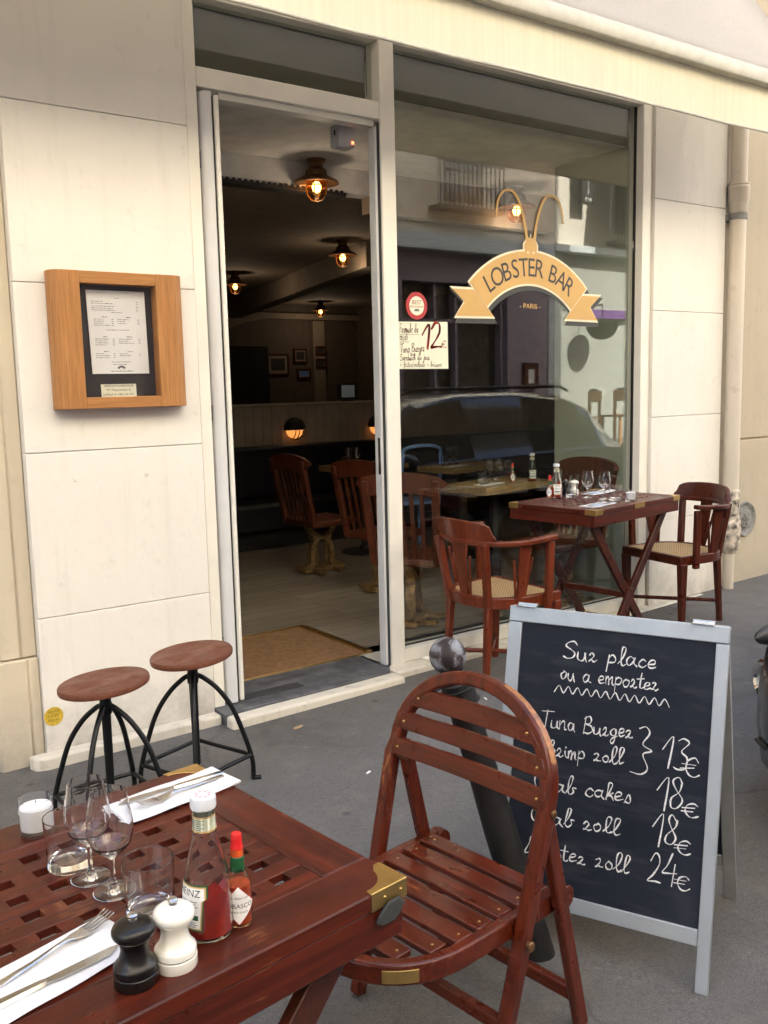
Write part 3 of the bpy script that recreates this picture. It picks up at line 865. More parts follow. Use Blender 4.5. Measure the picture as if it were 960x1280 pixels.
mb.build('print', m_black_ink, ys)

# ================================================================== awning
aw = thing('awning', 'cream canvas awning with a hanging valance over the restaurant front', 'awning')
AX0, AX1 = -2.6, 5.70
mb = MB()
nx = 26; rows = []
for j in range(9):
    t = j / 8
    row = []
    for i in range(nx + 1):
        x = AX0 + (AX1 - AX0) * i / nx
        sag = -.03 * math.sin(PI * t) + .006 * math.sin(x * 2.1) * math.sin(PI * t)
        row.append((x, -.62 + .64 * t, 3.235 + .92 * t + sag))
    rows.append(row)
vs = [p for r in rows for p in r]
fs = [(j * (nx + 1) + i, j * (nx + 1) + i + 1, (j + 1) * (nx + 1) + i + 1, (j + 1) * (nx + 1) + i) for j in range(8) for i in range(nx)]
mb.add(vs, fs)
o = mb.build('canvas', m_awn, aw)
sd = o.modifiers.new('thick', 'SOLIDIFY'); sd.thickness = .003
mb = MB()
mb.prism([(-.675, 3.145), (-.685, 3.175), (-.675, 3.22), (-.645, 3.24), (-.59, 3.235), (-.58, 3.185), (-.59, 3.145)], AX0, AX1, ex=(0, 1, 0), ey=(0, 0, 1), ez=(1, 0, 0))
mb.build('front_bar', m_awnbar, aw, .006)
mb = MB()
rings = []
for i in range(121):
    x = AX0 + (AX1 - AX0) * i / 120
    d = .006 * math.sin(x * 3.1) + .003 * math.sin(x * 9.7)
    rings.append([(x, -.622, 3.15), (x, -.624 + d * .5, 3.02), (x, -.625 + d, 2.905), (x, -.621 + d, 2.905), (x, -.620 + d * .5, 3.02), (x, -.618, 3.15)])
mb.loft(rings)
mb.build('valance', m_val, aw)
hx_ = [AX0 + (AX1 - AX0) * i / 60 for i in range(61)]
mb = MB(); mb.tube([(x, -.623 + .006 * math.sin(x * 3.1) + .003 * math.sin(x * 9.7), 2.907) for x in hx_], .007, 8)
mb.build('hem', m_awnbar, aw)
for x in (-2.2, 1.4, 5.5):
    mb = MB(); mb.bar((x, -.60, 3.18), (x, .03, 3.46), .03, .04); mb.build('arm', m_awnbar, aw, .004)

# ================================================================== framed menu on the left wall
mn = thing('menu_case', 'oak framed menu case with a printed sheet hung on the cream wall', 'menu case', (0, 0, 0))
X0, X1, Z0, Z1 = 1.13, 1.69, 1.438, 1.987
ox0, ox1, oz0, oz1 = 1.243, 1.563, 1.484, 1.938
def stile(xa, xb, outer):
    s = 1 if outer == 'l' else -1
    e = xa if outer == 'l' else xb
    i_ = xb if outer == 'l' else xa
    pr = [(e, -.002), (e, -.035), (e + s * .006, -.055), (e + s * .02, -.070), (e + s * .045, -.080), (i_, -.080), (i_, -.002)]
    return pr
for pr_ in (stile(X0, ox0, 'l'), stile(ox1, X1, 'r')):
    mb = MB(); mb.prism(pr_, Z0, Z1); mb.build('frame_stile', m_oak, mn, .002)
for a_, b_ in ((Z0 + .0005, oz0), (oz1, Z1 - .0005)):
    mb = MB(); mb.box(ox0, ox1, -.079, -.002, a_, b_); mb.build('frame_rail', m_oak_h, mn, .002)
mb = MB(); mb.box(ox0, ox1, -.02, -.002, oz0, oz1); mb.build('backing', m_dark, mn, smooth=False)
mb = MB(); mb.box(ox0 + .001, ox1 - .001, -.064, -.061, oz0 + .001, oz1 - .001); mb.build('cover_glass', m_pane2, mn, smooth=False)
mb = MB(); mb.prism([(1.284, 1.918), (1.531, 1.917), (1.535, 1.579), (1.292, 1.579)], -.026, -.0215, ex=(1, 0, 0), ey=(0, 0, 1), ez=(0, 1, 0))
sh = mb.build('menu_sheet', m_paper, mn, smooth=False)
mb = MB(); rnd = random.Random(11)
def line(x0, x1, z, h=.0022):
    x = x0
    while x < x1:
        wd = rnd.uniform(.006, .02); mb.box(x, min(x + wd, x1), -.0272, -.0262, z, z + h * rnd.uniform(.7, 1.1)); x += wd + .003
for i, z in enumerate((1.872, 1.864, 1.853, 1.845, 1.837)):
    line(1.302, 1.302 + (.05, .09, .10, .09, .10)[i], z); line(1.492, 1.502, z)
line(1.385, 1.43, 1.828); line(1.40, 1.42, 1.886)
for zc, rows_ in ((1.80, 4), (1.72, 4), (1.66, 3)):
    line(1.345, 1.365, zc + .009, .003); line(1.445, 1.468, zc + .009, .003)
    for k in range(rows_):
        line(1.31, 1.31 + rnd.uniform(.03, .07), zc - k * .008); line(1.384, 1.392, zc - k * .008)
        if k < rows_ - 1: line(1.41, 1.41 + rnd.uniform(.03, .07), zc - k * .008); line(1.495, 1.503, zc - k * .008)
line(1.36, 1.46, 1.757); line(1.375, 1.455, 1.626); line(1.38, 1.44, 1.616); line(1.37, 1.465, 1.588, .003)
a_ = [(1.415 + .021 * math.cos(R_(a)), 1.592 + .02 * math.sin(R_(a))) for a in range(30, 151, 12)] + [(1.415 + .012 * math.cos(R_(a)), 1.592 + .012 * math.sin(R_(a))) for a in range(150, 29, -12)]
mb.prism(a_, -.0272, -.0262, ex=(1, 0, 0), ey=(0, 0, 1), ez=(0, 1, 0))
mb.build('print', m_grey_ink, sh, smooth=False)
mb = MB(); mb.prism([(1.323, 1.536), (1.473, 1.536), (1.474, 1.481), (1.325, 1.481)], -.026, -.0215, ex=(1, 0, 0), ey=(0, 0, 1), ez=(0, 1, 0))
nn_ = mb.build('notice', m_poster, mn, smooth=False)
mb = MB(); rnd = random.Random(4); fr = lambda x, z, d: (x, -.0264 - d, z)
for zz, xa, xb in ((1.526, 1.335, 1.466), (1.509, 1.345, 1.455), (1.490, 1.330, 1.468)):
    x = xa
    while x < xb - .006:
        ribbon(mb, [(x, zz + rnd.uniform(-.001, .001)), (x + .003, zz + rnd.uniform(.005, .009)), (x + .006, zz + rnd.uniform(-.003, .002))], .0019, fr, rnd)
        x += rnd.choice((.008, .0085, .009, .014))
mb.build('print', m_ink, nn_)

# ================================================================== vinyl sign, poster, sticker on the pane
sg = thing('window_sign', 'gold ribbon shaped lobster bar sign with long antennae on the shop window', 'sign')
PY = .0745
XZ = dict(ex=(1, 0, 0), ey=(0, 0, 1), ez=(0, -1, 0))
CX, CZ = 3.893, 1.586
def band(ro, ri, a, dx=0, dz=0, n=28):
    return [(CX + dx + ro * math.sin(R_(t)), CZ + dz + ro * math.cos(R_(t))) for t in [(-a + 2 * a * i / n) for i in range(n + 1)]] + \
           [(CX + dx + ri * math.sin(R_(t)), CZ + dz + ri * math.cos(R_(t))) for t in [(a - 2 * a * i / n) for i in range(n + 1)]]
def tailpoly(s, g=0., dx=0, dz=0):
    p = [(-.590, .430), (-.430, .430), (-.288, .290), (-.565, .287), (-.500, .364)]
    cx_, cz_ = -.43, .36
    q_ = [(cx_ + (x - cx_) * (1 + g / .13), cz_ + (z - cz_) * (1 + g / .068)) for x, z in p]
    return [(CX + s * x + dx, CZ + z + dz) for x, z in q_]
def layer(d, g, dx=0, dz=0, head=True):
    mb = MB()
    mb.prism(tailpoly(-1 if 0 else 1, g, dx, dz), d, d + .0005, (0, PY, 0), **XZ)
    mb.prism([(2 * (CX + dx) - x, z) for x, z in tailpoly(1, g, dx, dz)][::-1], d, d + .0005, (0, PY, 0), **XZ)
    mb.prism(band(.66 + g, .481 - g, 44.6 + g * 60, dx, dz), d + .0006, d + .0011, (0, PY, 0), **XZ)
    if head:
        hp = [(-.046 - g, .63), (-.05 - g, .70), (-.03, .726 + g), (-.02, .745), (-.012, .728), (0, .75 + g), (.012, .728), (.02, .745), (.03, .726 + g), (.05 + g, .70), (.046 + g, .63)]
        mb.prism([(CX + dx + x, CZ + dz + z) for x, z in hp], d + .0012, d + .0015, (0, PY, 0), **XZ)
    return mb
layer(.0, .016, .012, -.022, False).build('shadow_edge', m_char, sg, smooth=False)  # dark offset copy stands in for the sign's shadow on the glass
layer(.002, .012).build('cream_outline', m_cream, sg, smooth=False)
layer(.004, .0).build('ribbon', m_gold, sg, smooth=False)
mb = MB()
antL = [(3.867, 2.301), (3.844, 2.407), (3.802, 2.518), (3.745, 2.569), (3.676, 2.554), (3.640, 2.494), (3.628, 2.421)]
for s in (1, -1):
    pts = [(CX + s * (x - CX), PY - .004, z) for x, z in antL]
    P = spline(pts, 6)
    mb.sweep(P, [.020 - .010 * i / len(P) for i in range(len(P))], .002, (0, 1, 0))
mb.build('antenna', m_gold, sg)
mb = MB()
for s in (-1, 1): mb.lathe([(0, .0004), (.007, .0004), (.007, 0)], 12, mat=Matrix.Translation((CX + s * .022, PY - .0058, CZ + .655)) @ Matrix.Rotation(R_(90), 4, 'X'))
mb.build('eye', m_cream, sg)
mb = MB()
word = 'LOBSTER BAR'
wd = {'L': .8, 'O': 1.2, 'B': 1., 'S': .95, 'T': .95, 'E': .85, 'R': 1., 'A': 1.1, ' ': .62}
tot = sum(wd[c] for c in word); a = -37.0; rad = .522
for ch in word:
    st = 74.0 * wd[ch] / tot
    if ch != ' ':
        vs_, fs_ = text_geo(ch, .128)
        x0, x1, y0, y1 = text_size(vs_)
        k = .1 / .0917
        ang = a + st / 2
        T = Matrix.Translation((CX, PY - .0063, CZ)) @ Matrix.Rotation(R_(ang), 4, 'Y') @ Matrix.Translation((0, 0, rad))
        mb.add([(k * (v.x - (x0 + x1) / 2) * .92, 0, k * v.y * 1.06) for v in vs_], fs_, 0, T)
    a += st
mb.build('lettering', m_char, sg, smooth=False)
vs_, fs_ = text_geo('- PARIS -', .040)
x0, x1, y0, y1 = text_size(vs_)
mb = MB(); mb.add([(CX + (v.x - (x0 + x1) / 2) * 1.15, PY - .001, 1.928 + v.y) for v in vs_], fs_); mb.build('lettering', m_gold, sg, smooth=False)

ps = thing('price_poster', 'handwritten lunch offer poster taped inside the left edge of the shop window', 'poster')
mb = MB(); mb.prism([(2.926, 1.833), (3.268, 1.838), (3.270, 1.589), (2.929, 1.590)], 0, .0006, (0, .070, 0), **XZ)
sheet = mb.build('sheet', m_poster, ps, smooth=False)
rnd = random.Random(21); fr = lambda x, z, d: (x, .0691 - d, z)
mb = MB()
hand(mb, 'Formule du', 2.945, 3.068, 1.776, 1.779, .048, .0034, fr, rnd)
hand(mb, 'midi', 2.945, 2.998, 1.738, 1.740, .045, .0034, fr, rnd)
ribbon(mb, [(2.945, 1.766), (3.072, 1.769)], .003, fr, rnd, smooth=False)
ribbon(mb, [(2.945, 1.728), (3.002, 1.730)], .003, fr, rnd, smooth=False)
hand(mb, 'Tuna Burger', 2.948, 3.108, 1.674, 1.682, .044, .0042, fr, rnd)
hand(mb, 'ou', 3.01, 3.035, 1.660, 1.660, .024, .003, fr, rnd)
hand(mb, 'Sandwich du jour', 2.945, 3.142, 1.634, 1.637, .034, .0036, fr, rnd)
hand(mb, '+ frites/salade + boisson', 2.942, 3.225, 1.602, 1.600, .028, .0028, fr, rnd)
mb.build('writing', m_ink, sheet)
mb = MB()
for k in range(2):
    hand(mb, '12', 3.09 + k * .003, 3.228 + k * .003, 1.700, 1.700, .128, .014, fr, rnd)
hand(mb, '\u20ac', 3.225, 3.258, 1.702, 1.702, .034, .0045, fr, rnd)
mb.build('price', m_inkred, sheet)

st = thing('award_sticker', 'round red and white best restaurant sticker above the lunch poster', 'sticker', (3.062, .0735, 1.917))
mb = MB(); mb.lathe([(0, 0), (.071, 0), (.071, .0008), (0, .0008)], 40); mb.build('disc', m_redv, st, rot=(R_(90), 0, 0))
mb = MB(); mb.lathe([(0, .0012), (.049, .0012), (.049, .0009)], 40); mb.build('inner_disc', m_poster, st, rot=(R_(90), 0, 0))
mb = MB()
for s_, sz, z in (('BEST', .030, .008), ('RESTAURANT', .0155, -.010)):
    v_, f_ = text_geo(s_, sz); x0, x1, y0, y1 = text_size(v_)
    mb.add([(v.x - (x0 + x1) / 2, -.0022, z + v.y) for v in v_], f_)
mb.build('lettering', m_inkred, st, smooth=False)
mb = MB(); mb.prism([(-.018, -.028), (.018, -.028), (.012, -.016), (-.012, -.016)], .0014, .002, ex=(1, 0, 0), ey=(0, 0, 1), ez=(0, -1, 0)); mb.build('mark', m_grey_ink, st, smooth=False)

# ================================================================== teak folding tables
def table(label, group, loc, rz, L=.885, W=.60, H=.81, pad=False):
    """local frame: near right corner at the origin, long side along -x, depth along +y, z from the ground"""
    t = thing('folding_table', label, 'table', loc, rz, group)
    zt = H
    bx, by = .088, .090
    nx, ny = 11, 7
    for a_, b_ in ((0, by), (W - by, W)):
        mb = MB(); mb.box(-L, 0, a_, b_, zt - .028, zt); mb.build('long_top_board', m_tab_x, t, .0035)
    for a_, b_ in ((-bx, -.0005), (-L + .0005, -L + bx)):
        mb = MB(); mb.box(a_, b_, by + .0006, W - by - .0006, zt - .0275, zt - .0004); mb.build('short_top_board', m_tab_y, t, .0035)
    gx = (L - 2 * bx) / (nx + .46); gy = (W - 2 * by) / (ny + .58)
    hx, hy = gx * .46, gy * .40
    mb = MB(); mb2 = MB()
    e = .012
    y = by
    for j in range(ny + 1):
        b0 = by - e if j == 0 else by + gy * .58 + (j - 1) * gy + gy * .42
        b1 = W - by + e if j == ny else by + gy * .58 + j * gy - 0
        b0 = by - .0 if j == 0 else by + (j) * gy
        b1 = by + j * gy + gy * .58
        if j == ny: b1 = W - by
        mb.box(-L + bx, -bx, b0 + (.0004 if j == 0 else 0), b1 - (.0004 if j == ny else 0), zt - .0155, zt - .0016)
    for i in range(nx + 1):
        a0 = -bx - i * gx - gx * .54 if i < nx else -L + bx
        a1 = -bx - i * gx
        mb2.box(max(a0, -L + bx), a1, by, W - by, zt - .0165, zt - .0026)
    lat = mb.build('lattice', m_tab_x, t, .0015)
    mb2.build('cross_bar', m_tab_y, lat, .0012)
    # apron
    for a_, b_ in ((.004, .028), (W - .028, W - .004)):
        mb = MB(); mb.box(-L + .004, -.004, a_, b_, zt - .088, zt - .0285); mb.build('long_apron', m_tab_x, t, .003)
    for a_, b_ in ((-.028, -.0045), (-L + .0045, -L + .028)):
        mb = MB(); mb.box(a_, b_, .0285, W - .0285, zt - .0878, zt - .0285); mb.build('short_apron', m_tab_y, t, .003)
    # crossed legs on both long sides
    for yy, off in ((.055, .024), (W - .055, -.024)):
        for s, o in ((1, 0), (-1, off)):
            xa = -L / 2 + s * (L / 2 - .075); xb = -L / 2 - s * (L / 2 - .17)
            mb = MB(); mb.bar((xa, yy + o, zt - .07), (xb, yy + o, .0), .023, .052)
            lg = mb.build('leg', m_tab_z, t, .003)
            dx, dz = xb - xa, -(zt - .07)
            ln = math.hypot(dx, dz); ux, uz = dx / ln, dz / ln
            mb = MB(); mb.bar((xb - ux * .14, yy + o, -uz * .14), (xb - ux * .115, yy + o, -uz * .115), .026, .055); mb.build('brass_band', m_brass, lg, .001)
        mb = MB(); mb.tube([(-L / 2, yy - .02, (zt - .07) * .46), (-L / 2, yy + off + .02 * (1 if off > 0 else -1), (zt - .07) * .46)], .008, 12); mb.build('pivot', m_bronze, t)
    for s in (1, -1):
        xb = -L / 2 - s * (L / 2 - .20)
        mb = MB(); mb.bar((xb, .04, .085), (xb, W - .04, .085), .022, .045); mb.build('stretcher', m_tab_y, t, .003)
    mb = MB(); mb.bar((-L / 2, .09, .31), (-L / 2, W - .09, .31), .03, .03); mb.build('stretcher', m_tab_y, t, .003)
    # brass corners
    for cx, sx in ((0, -1), (-L, 1)):
        for cy, sy in ((0, 1), (W, -1)):
            p = [(0, 0), (.070, 0), (.069, .012)] + [(.066 - .044 * math.sin(R_(a)), .056 - .044 * math.cos(R_(a))) for a in range(8, 83, 8)] + [(.012, .061), (0, .062)]
            mb = MB()
            mb.prism([(cx + sx * a, cy + sy * b) for a, b in p], zt + .0002, zt + .0014)
            o = .0012
            mb.box(min(cx, cx + sx * .070), max(cx, cx + sx * .070), min(cy - sy * o, cy - sy * .0001), max(cy - sy * o, cy - sy * .0001), zt - .027, zt + .0012)
            mb.box(min(cx - sx * o, cx - sx * .0001), max(cx - sx * o, cx - sx * .0001), min(cy, cy + sy * .062), max(cy, cy + sy * .062), zt - .027, zt + .0012)
            br = mb.build('corner_bracket', m_brass, t, .0005)
            for k in (.013, .045):
                mb = MB(); mb.sphere((cx + sx * k, cy - sy * .0014, zt - .012), .0024, 8, 6); mb.build('screw', m_brass, br)
    for yy, sy in (() if pad else ((0, -1), (W, 1))):
        mb = MB(); mb.box(-L / 2 - .05, -L / 2 + .05, min(yy, yy + sy * .0012), max(yy, yy + sy * .0012), zt - .027, zt + .001); mb.build('side_plate', m_brass, t, .0004)
    if pad:
        mb = MB(); rnd = random.Random(2)
        p = [(-.036 + .026 * math.cos(R_(a)) * rnd.uniform(.85, 1.1), zt - .037 + .017 * math.sin(R_(a)) * rnd.uniform(.85, 1.1) + .006 * math.cos(R_(a))) for a in range(0, 360, 24)]
        mb.prism(p, .0015, .007, ex=(1, 0, 0), ey=(0, 0, 1), ez=(0, -1, 0)); mb.build('rubber_pad', m_rubber, t, .002)
    return t

TH1 = R_(6.5)
FR1 = Vector((.779, -2.802, 0))
zt1 = .77
g1 = G(.4)
t1 = table('red brown slatted folding table in the foreground laid for two', 'folding terrace tables', (FR1.x, FR1.y, g1), TH1, H=zt1 - g1, pad=True)
def T1(x, y): return (FR1.x + x * math.cos(TH1) - y * math.sin(TH1), FR1.y + x * math.sin(TH1) + y * math.cos(TH1), zt1)
TH2 = R_(7.3)
zt2 = .845
FR2 = Vector((4.466, -.550, 0))
g2 = G(4.1)
t2 = table('red brown slatted folding table against the shop window laid for two', 'folding terrace tables', (FR2.x, FR2.y, g2), TH2, L=.845, W=.565, H=zt2 - g2)
def FT(p):   # measured for a top at .82: carried along the sight line to the real height
    k = (1.5 - zt2) / (1.5 - .82)
    return (p[0] * k, -3.85 + (p[1] + 3.85) * k, zt2)

# ================================================================== tableware
def wine_glass(label, loc, group='stemmed wine glasses', m=None):
    t = thing('wine_glass', label, 'wine glass', loc, 0, group)
    o = [(.0, .0), (.0285, .0), (.030, .0012), (.029, .0026), (.018, .0042), (.008, .007), (.0048, .012), (.0038, .02), (.0036, .04), (.0042, .052), (.008, .058), (.019, .065), (.029, .077), (.0335, .094), (.0335, .108), (.031, .128), (.0275, .146), (.0262, .155)]
    i = [(.0252, .155), (.0266, .146), (.030, .128), (.0325, .108), (.0325, .094), (.028, .0785), (.018, .0672), (.006, .0615), (.0, .0608)]
    mb = MB(); mb.lathe(dens(o + i), 48); mb.build('bowl_and_stem', m or m_glass, t, ang=60)
    return t
def tumbler(label, loc, group='plain water tumblers', r=.0365, h=.082):
    t = thing('tumbler', label, 'tumbler', loc, 0, group)
    mb = MB(); mb.lathe(dens([(0, 0), (r * .86, 0), (r * .9, .0015), (r * .91, .01), (r, h), (r - .0006, h + .0008), (r - .0016, h), (r * .9 - .0016, .019), (r * .84, .0145), (r * .6, .0115), (0, .0105)]), 52)
    mb.build('glass_body', m_glass, t, ang=60)
    return t
def candle(label, loc, group='white candles in small glasses'):
    t = thing('candle_glass', label, 'candle', loc, 0, group)
    r, h = .0285, .062
    mb = MB(); mb.lathe(dens([(0, 0), (r * .93, 0), (r * .95, .002), (r, h), (r - .0012, h), (r * .93, .011), (0, .0105)]), 40); mb.build('holder', m_glass, t, ang=60)
    mb = MB(); mb.lathe([(0, .0112), (r * .905, .0112), (r * .955, .045), (r * .93, .0475), (.012, .052), (0, .053)], 32); wx = mb.build('wax', m_wax, t)
    mb = MB(); mb.tube([(0, 0, .052), (.001, 0, .057)], .0008, 6); mb.build('wick', m_dark, wx)
    return t
def wrap(mb, vs, fs, r, az, z0, off=.0004, rfun=None):
    out = []
    for v in vs:
        rr = (rfun(z0 + v.y) if rfun else r) + off
        a = az + v.x / rr
        out.append((rr * math.cos(a), rr * math.sin(a), z0 + v.y))
    mb.add(out, fs)
def interp(prof):
    def f(z):
        for (r0, z0), (r1, z1) in zip(prof, prof[1:]):
            if z0 <= z <= z1 and z1 > z0: return r0 + (r1 - r0) * (z - z0) / (z1 - z0)
        return prof[-1][0]
    return f
def patch(mb, poly, rfun, az, off, dense=14):
    """label outline (arc length x, height z) laid on a turned body, as a thin closed skin"""
    zs = [p[1] for p in poly]; z0, z1 = min(zs), max(zs)
    rows = []
    for j in range(dense + 1):
        z = z0 + (z1 - z0) * (j + (.02 if j == 0 else -.02 if j == dense else 0)) / dense
        xs = []
        n = len(poly)
        for k in range(n):
            (xa, za), (xb, zb) = poly[k], poly[(k + 1) % n]
            if (za - z) * (zb - z) < 0: xs.append(xa + (xb - xa) * (z - za) / (zb - za))
        if len(xs) >= 2: rows.append((z, min(xs), max(xs)))
    for o in (off,):
        vs = []; m_ = 10
        for z, a, b in rows:
            for i in range(m_ + 1):
                x = a + (b - a) * i / m_; rr = rfun(z) + o
                vs.append((rr * math.cos(az + x / rr), rr * math.sin(az + x / rr), z))
        fs = [(j * (m_ + 1) + i, j * (m_ + 1) + i + 1, (j + 1) * (m_ + 1) + i + 1, (j + 1) * (m_ + 1) + i) for j in range(len(rows) - 1) for i in range(m_)]
        mb.add(vs, fs)
KP = [(.0305, .0), (.033, .004), (.0335, .03), (.0325, .062), (.029, .088), (.022, .118), (.0165, .142), (.0150, .156), (.0148, .170)]
def ketchup_bottle(label, loc, az, fill=.062, group='ketchup bottles'):
    t = thing('ketchup_bottle', label, 'ketchup bottle', loc, 0, group)
    o = [(0, .002), (.026, 0)] + KP + [(.0135, .176), (.0135, .182)]
    i = [(.0115, .182), (.0125, .170), (.0128, .156), (.0143, .142), (.0198, .118), (.0268, .088), (.0303, .062), (.0313, .03), (.031, .006), (0, .005)]
    mb = MB(); mb.lathe(dens(o + i), 44); mb.build('glass_body', m_bottle, t, ang=60)
    rnd = random.Random(9)
    ip = interp([(.0306, .0), (.0308, .006), (.0311, .03), (.0301, .062), (.0266, .088), (.0196, .118)])
    mb = MB(); n = 36; rings = []
    for k in range(9):
        ring = []
        for a in range(n):
            an = 2 * PI * a / n
            top = fill + .014 * math.sin(an - az + .6) + .006 * math.sin(3 * an + 1) + .004 * math.sin(7 * an)
            z = .0056 + (top - .0056) * k / 8
            r = ip(z) - .0003
            ring.append((r * math.cos(an), r * math.sin(an), z))
        rings.append(ring)
    rings.append([(p[0] * .55, p[1] * .55, p[2] - .006) for p in rings[-1]])
    mb.loft(rings); mb.build('ketchup', m_ketch, t)
    mb = MB(); mb.lathe([(0, .196), (.0155, .1955), (.017, .194), (.0175, .190), (.0175, .180), (.0168, .178), (.0137, .178)], 32); cp = mb.build('cap', m_capw, t)
    mb = MB()
    for a in range(0, 360, 45): mb.box(-.002, .002, .007, .011, .1957, .1961, mat=Matrix.Rotation(R_(a), 4, 'Z'))
    mb.build('cap_print', m_capred, cp, smooth=False)
    f = interp(KP)
    mb = MB(); patch(mb, [(-.05, .1475), (.05, .1475), (.05, .169), (-.05, .169)], f, az, .0004, 4)
    nl = mb.build('neck_label', m_poster, t)
    mb = MB()
    for z in (.1478, .1675): patch(mb, [(-.05, z), (.05, z), (.05, z + .002), (-.05, z + .002)], f, az, .0007, 3)
    mb.build('gold_line', m_gold, nl)
    mb = MB()
    for k in range(6): patch(mb, [(-.012, .1515 + k * .0026), (.010 + .004 * (k % 2), .1515 + k * .0026), (.010 + .004 * (k % 2), .1524 + k * .0026), (-.012, .1524 + k * .0026)], f, az, .0007, 2)
    mb.build('small_print', m_grey_ink, nl)
    # keystone shaped main label
    ks = [(-.021, .018), (.021, .018), (.0245, .064), (.0295, .064), (.0275, .082), (-.0275, .082), (-.0295, .064), (-.0245, .064)]
    k2 = [(-.019, .020), (.019, .020), (.0222, .062), (-.0222, .062)]
    mb = MB(); patch(mb, ks, f, az, .0004, 26); lb_ = mb.build('main_label', m_green, t)
    mb = MB(); patch(mb, [(x * .93, .050 + (z - .050) * .93) for x, z in ks], f, az, .0006, 26); mb.build('label_border', m_gold, lb_)
    mb = MB(); patch(mb, [(x * .86, .050 + (z - .050) * .87) for x, z in ks], f, az, .0008, 26); mb.build('label_face', m_paper, lb_)
    mb = MB(); v_, f_ = text_geo('HEINZ', .0135); x0, x1, y0, y1 = text_size(v_)
    wrap(mb, [Vector((v.x - (x0 + x1) / 2, v.y, 0)) for v in v_], f_, 0, az, .0665, .0011, f)
    mb.build('lettering', m_black_ink, lb_, smooth=False)
    mb = MB()
    patch(mb, [(-.016, .034), (.016, .034), (.0165, .041), (-.0165, .041)], f, az, .0010, 3)
    mb.build('green_band', m_green, lb_)
    mb = MB()
    for z, wd_ in ((.059, .015), (.0555, .013), (.052, .016), (.0485, .012), (.030, .012), (.027, .014), (.024, .012)): patch(mb, [(-wd_, z), (wd_, z), (wd_, z + .0011), (-wd_, z + .0011)], f, az, .0010, 2)
    mb.build('small_print', m_grey_ink, lb_)
    return t
HP = [(.0165, .0), (.0182, .003), (.0185, .05), (.0175, .060), (.0130, .073), (.0095, .082), (.0088, .09), (.0088, .108)]
def hot_sauce(label, loc, az, group='hot sauce bottles'):
    t = thing('hot_sauce_bottle', label, 'hot sauce bottle', loc, 0, group)
    o = [(0, .002), (.013, 0)] + HP
    i = [(.0074, .108), (.0074, .09), (.0081, .082), (.0116, .072), (.0161, .059), (.0171, .05), (.0169, .004), (0, .0035)]
    mb = MB(); mb.lathe(dens(o + i), 32); mb.build('glass_body', m_hotglass, t, ang=60)
    mb = MB(); mb.lathe([(0, .0042), (.0164, .0044), (.0167, .006), (.0168, .05), (.0158, .058), (0, .0585)], 28); mb.build('sauce', m_hot, t)
    mb = MB(); mb.lathe([(0, .130), (.0062, .130), (.0072, .1285), (.0078, .118), (.0082, .112), (.0092, .1105), (.0092, .1085), (0, .1085)], 20)
    mb.build('cap', m_redcap, t)
    mb = MB(); mb.lathe([(.0090, .1082), (.0094, .105), (.0092, .1), (.0093, .0985)], 20); mb.build('neck_band', m_hot, t)
    mb = MB(); mb.lathe([(.0089, .098), (.0097, .097), (.0098, .083), (.0105, .0775), (.0104, .077)], 22); mb.build('neck_foil', m_green, t)
    f = interp(HP)
    dm = [(0, .005), (.0265, .033), (0, .0620), (-.0265, .033)]
    mb = MB(); patch(mb, dm, f, az, .0004, 20); lb_ = mb.build('diamond_label', m_redv, t)
    mb = MB(); patch(mb, [(x * .95, .033 + (z - .033) * .95) for x, z in dm], f, az, .0006, 20); mb.build('label_face', m_paper, lb_)
    mb = MB()
    for s_, sz, z in (('TABASCO', .0092, .0300), ('McILHENNY CO.', .0040, .0430), ('PEPPER SAUCE', .0040, .0225)):
        v_, f_ = text_geo(s_, sz); x0, x1, y0, y1 = text_size(v_)
        wrap(mb, [Vector((v.x - (x0 + x1) / 2, v.y, 0)) for v in v_], f_, 0, az, z, .0009, f)
    mb.build('lettering', m_black_ink, lb_, smooth=False)
    return t
def mill(name, label, cat, loc, mat):
    t = thing(name, label, cat, loc, 0, None)
    mb = MB(); mb.lathe([(0, 0), (.0265, 0), (.0272, .001), (.0272, .0145), (.0262, .0155)], 36); mb.build('base', mat, t)
    mb = MB(); mb.lathe([(.0255, .0160), (.0268, .0175), (.0268, .024), (.0262, .0262), (.0235, .029), (.0195, .035), (.0172, .044), (.0178, .052), (.021, .0585), (.0225, .0605), (.0215, .0622)], 36); mb.build('body', mat, t)
    mb = MB(); mb.lathe([(.0205, .0625), (.0255, .0640), (.0270, .0675), (.0268, .0715), (.0245, .0765), (.018, .0805), (.0085, .083), (0, .0832)], 36); mb.build('crown', mat, t)
    mb = MB(); mb.lathe([(.0058, .083), (.0055, .085), (.0046, .0856), (.0066, .0872), (.0068, .0895), (.0045, .0915), (0, .092)], 18); mb.build('knob', m_steel, t)
    return t
def napkin(label, loc, rz, w=.225, d=.098, group='folded white paper napkins', seed=1):
    rnd = random.Random(seed)
    mb = MB()
    for k, (dx, dy) in enumerate(((0, 0), (.002, -.003))):
        n = 14; rings = []
        for i in range(n + 1):
            x = -w / 2 + w * i / n + dx
            zz = .0011 + k * .0016 + .0010 * math.sin(i * .8 + seed) * (1 if k else .3)
            lift = .004 * (max(0, i - n + 3) / 3) ** 2 * k
            rings.append([(x, -d / 2 + dy, zz - .0006), (x, -d / 2 + dy - .0006, zz + lift), (x, 0, zz + .0009 + lift * .3), (x, d / 2 + dy, zz + .0009 + lift * .4), (x, d / 2 + dy, zz - .0006)])
        mb.loft(rings)
    o = mb.build('napkin', m_napkin, None, loc=loc, rot=(0, 0, rz))
    return tag(o, label, 'napkin', group)
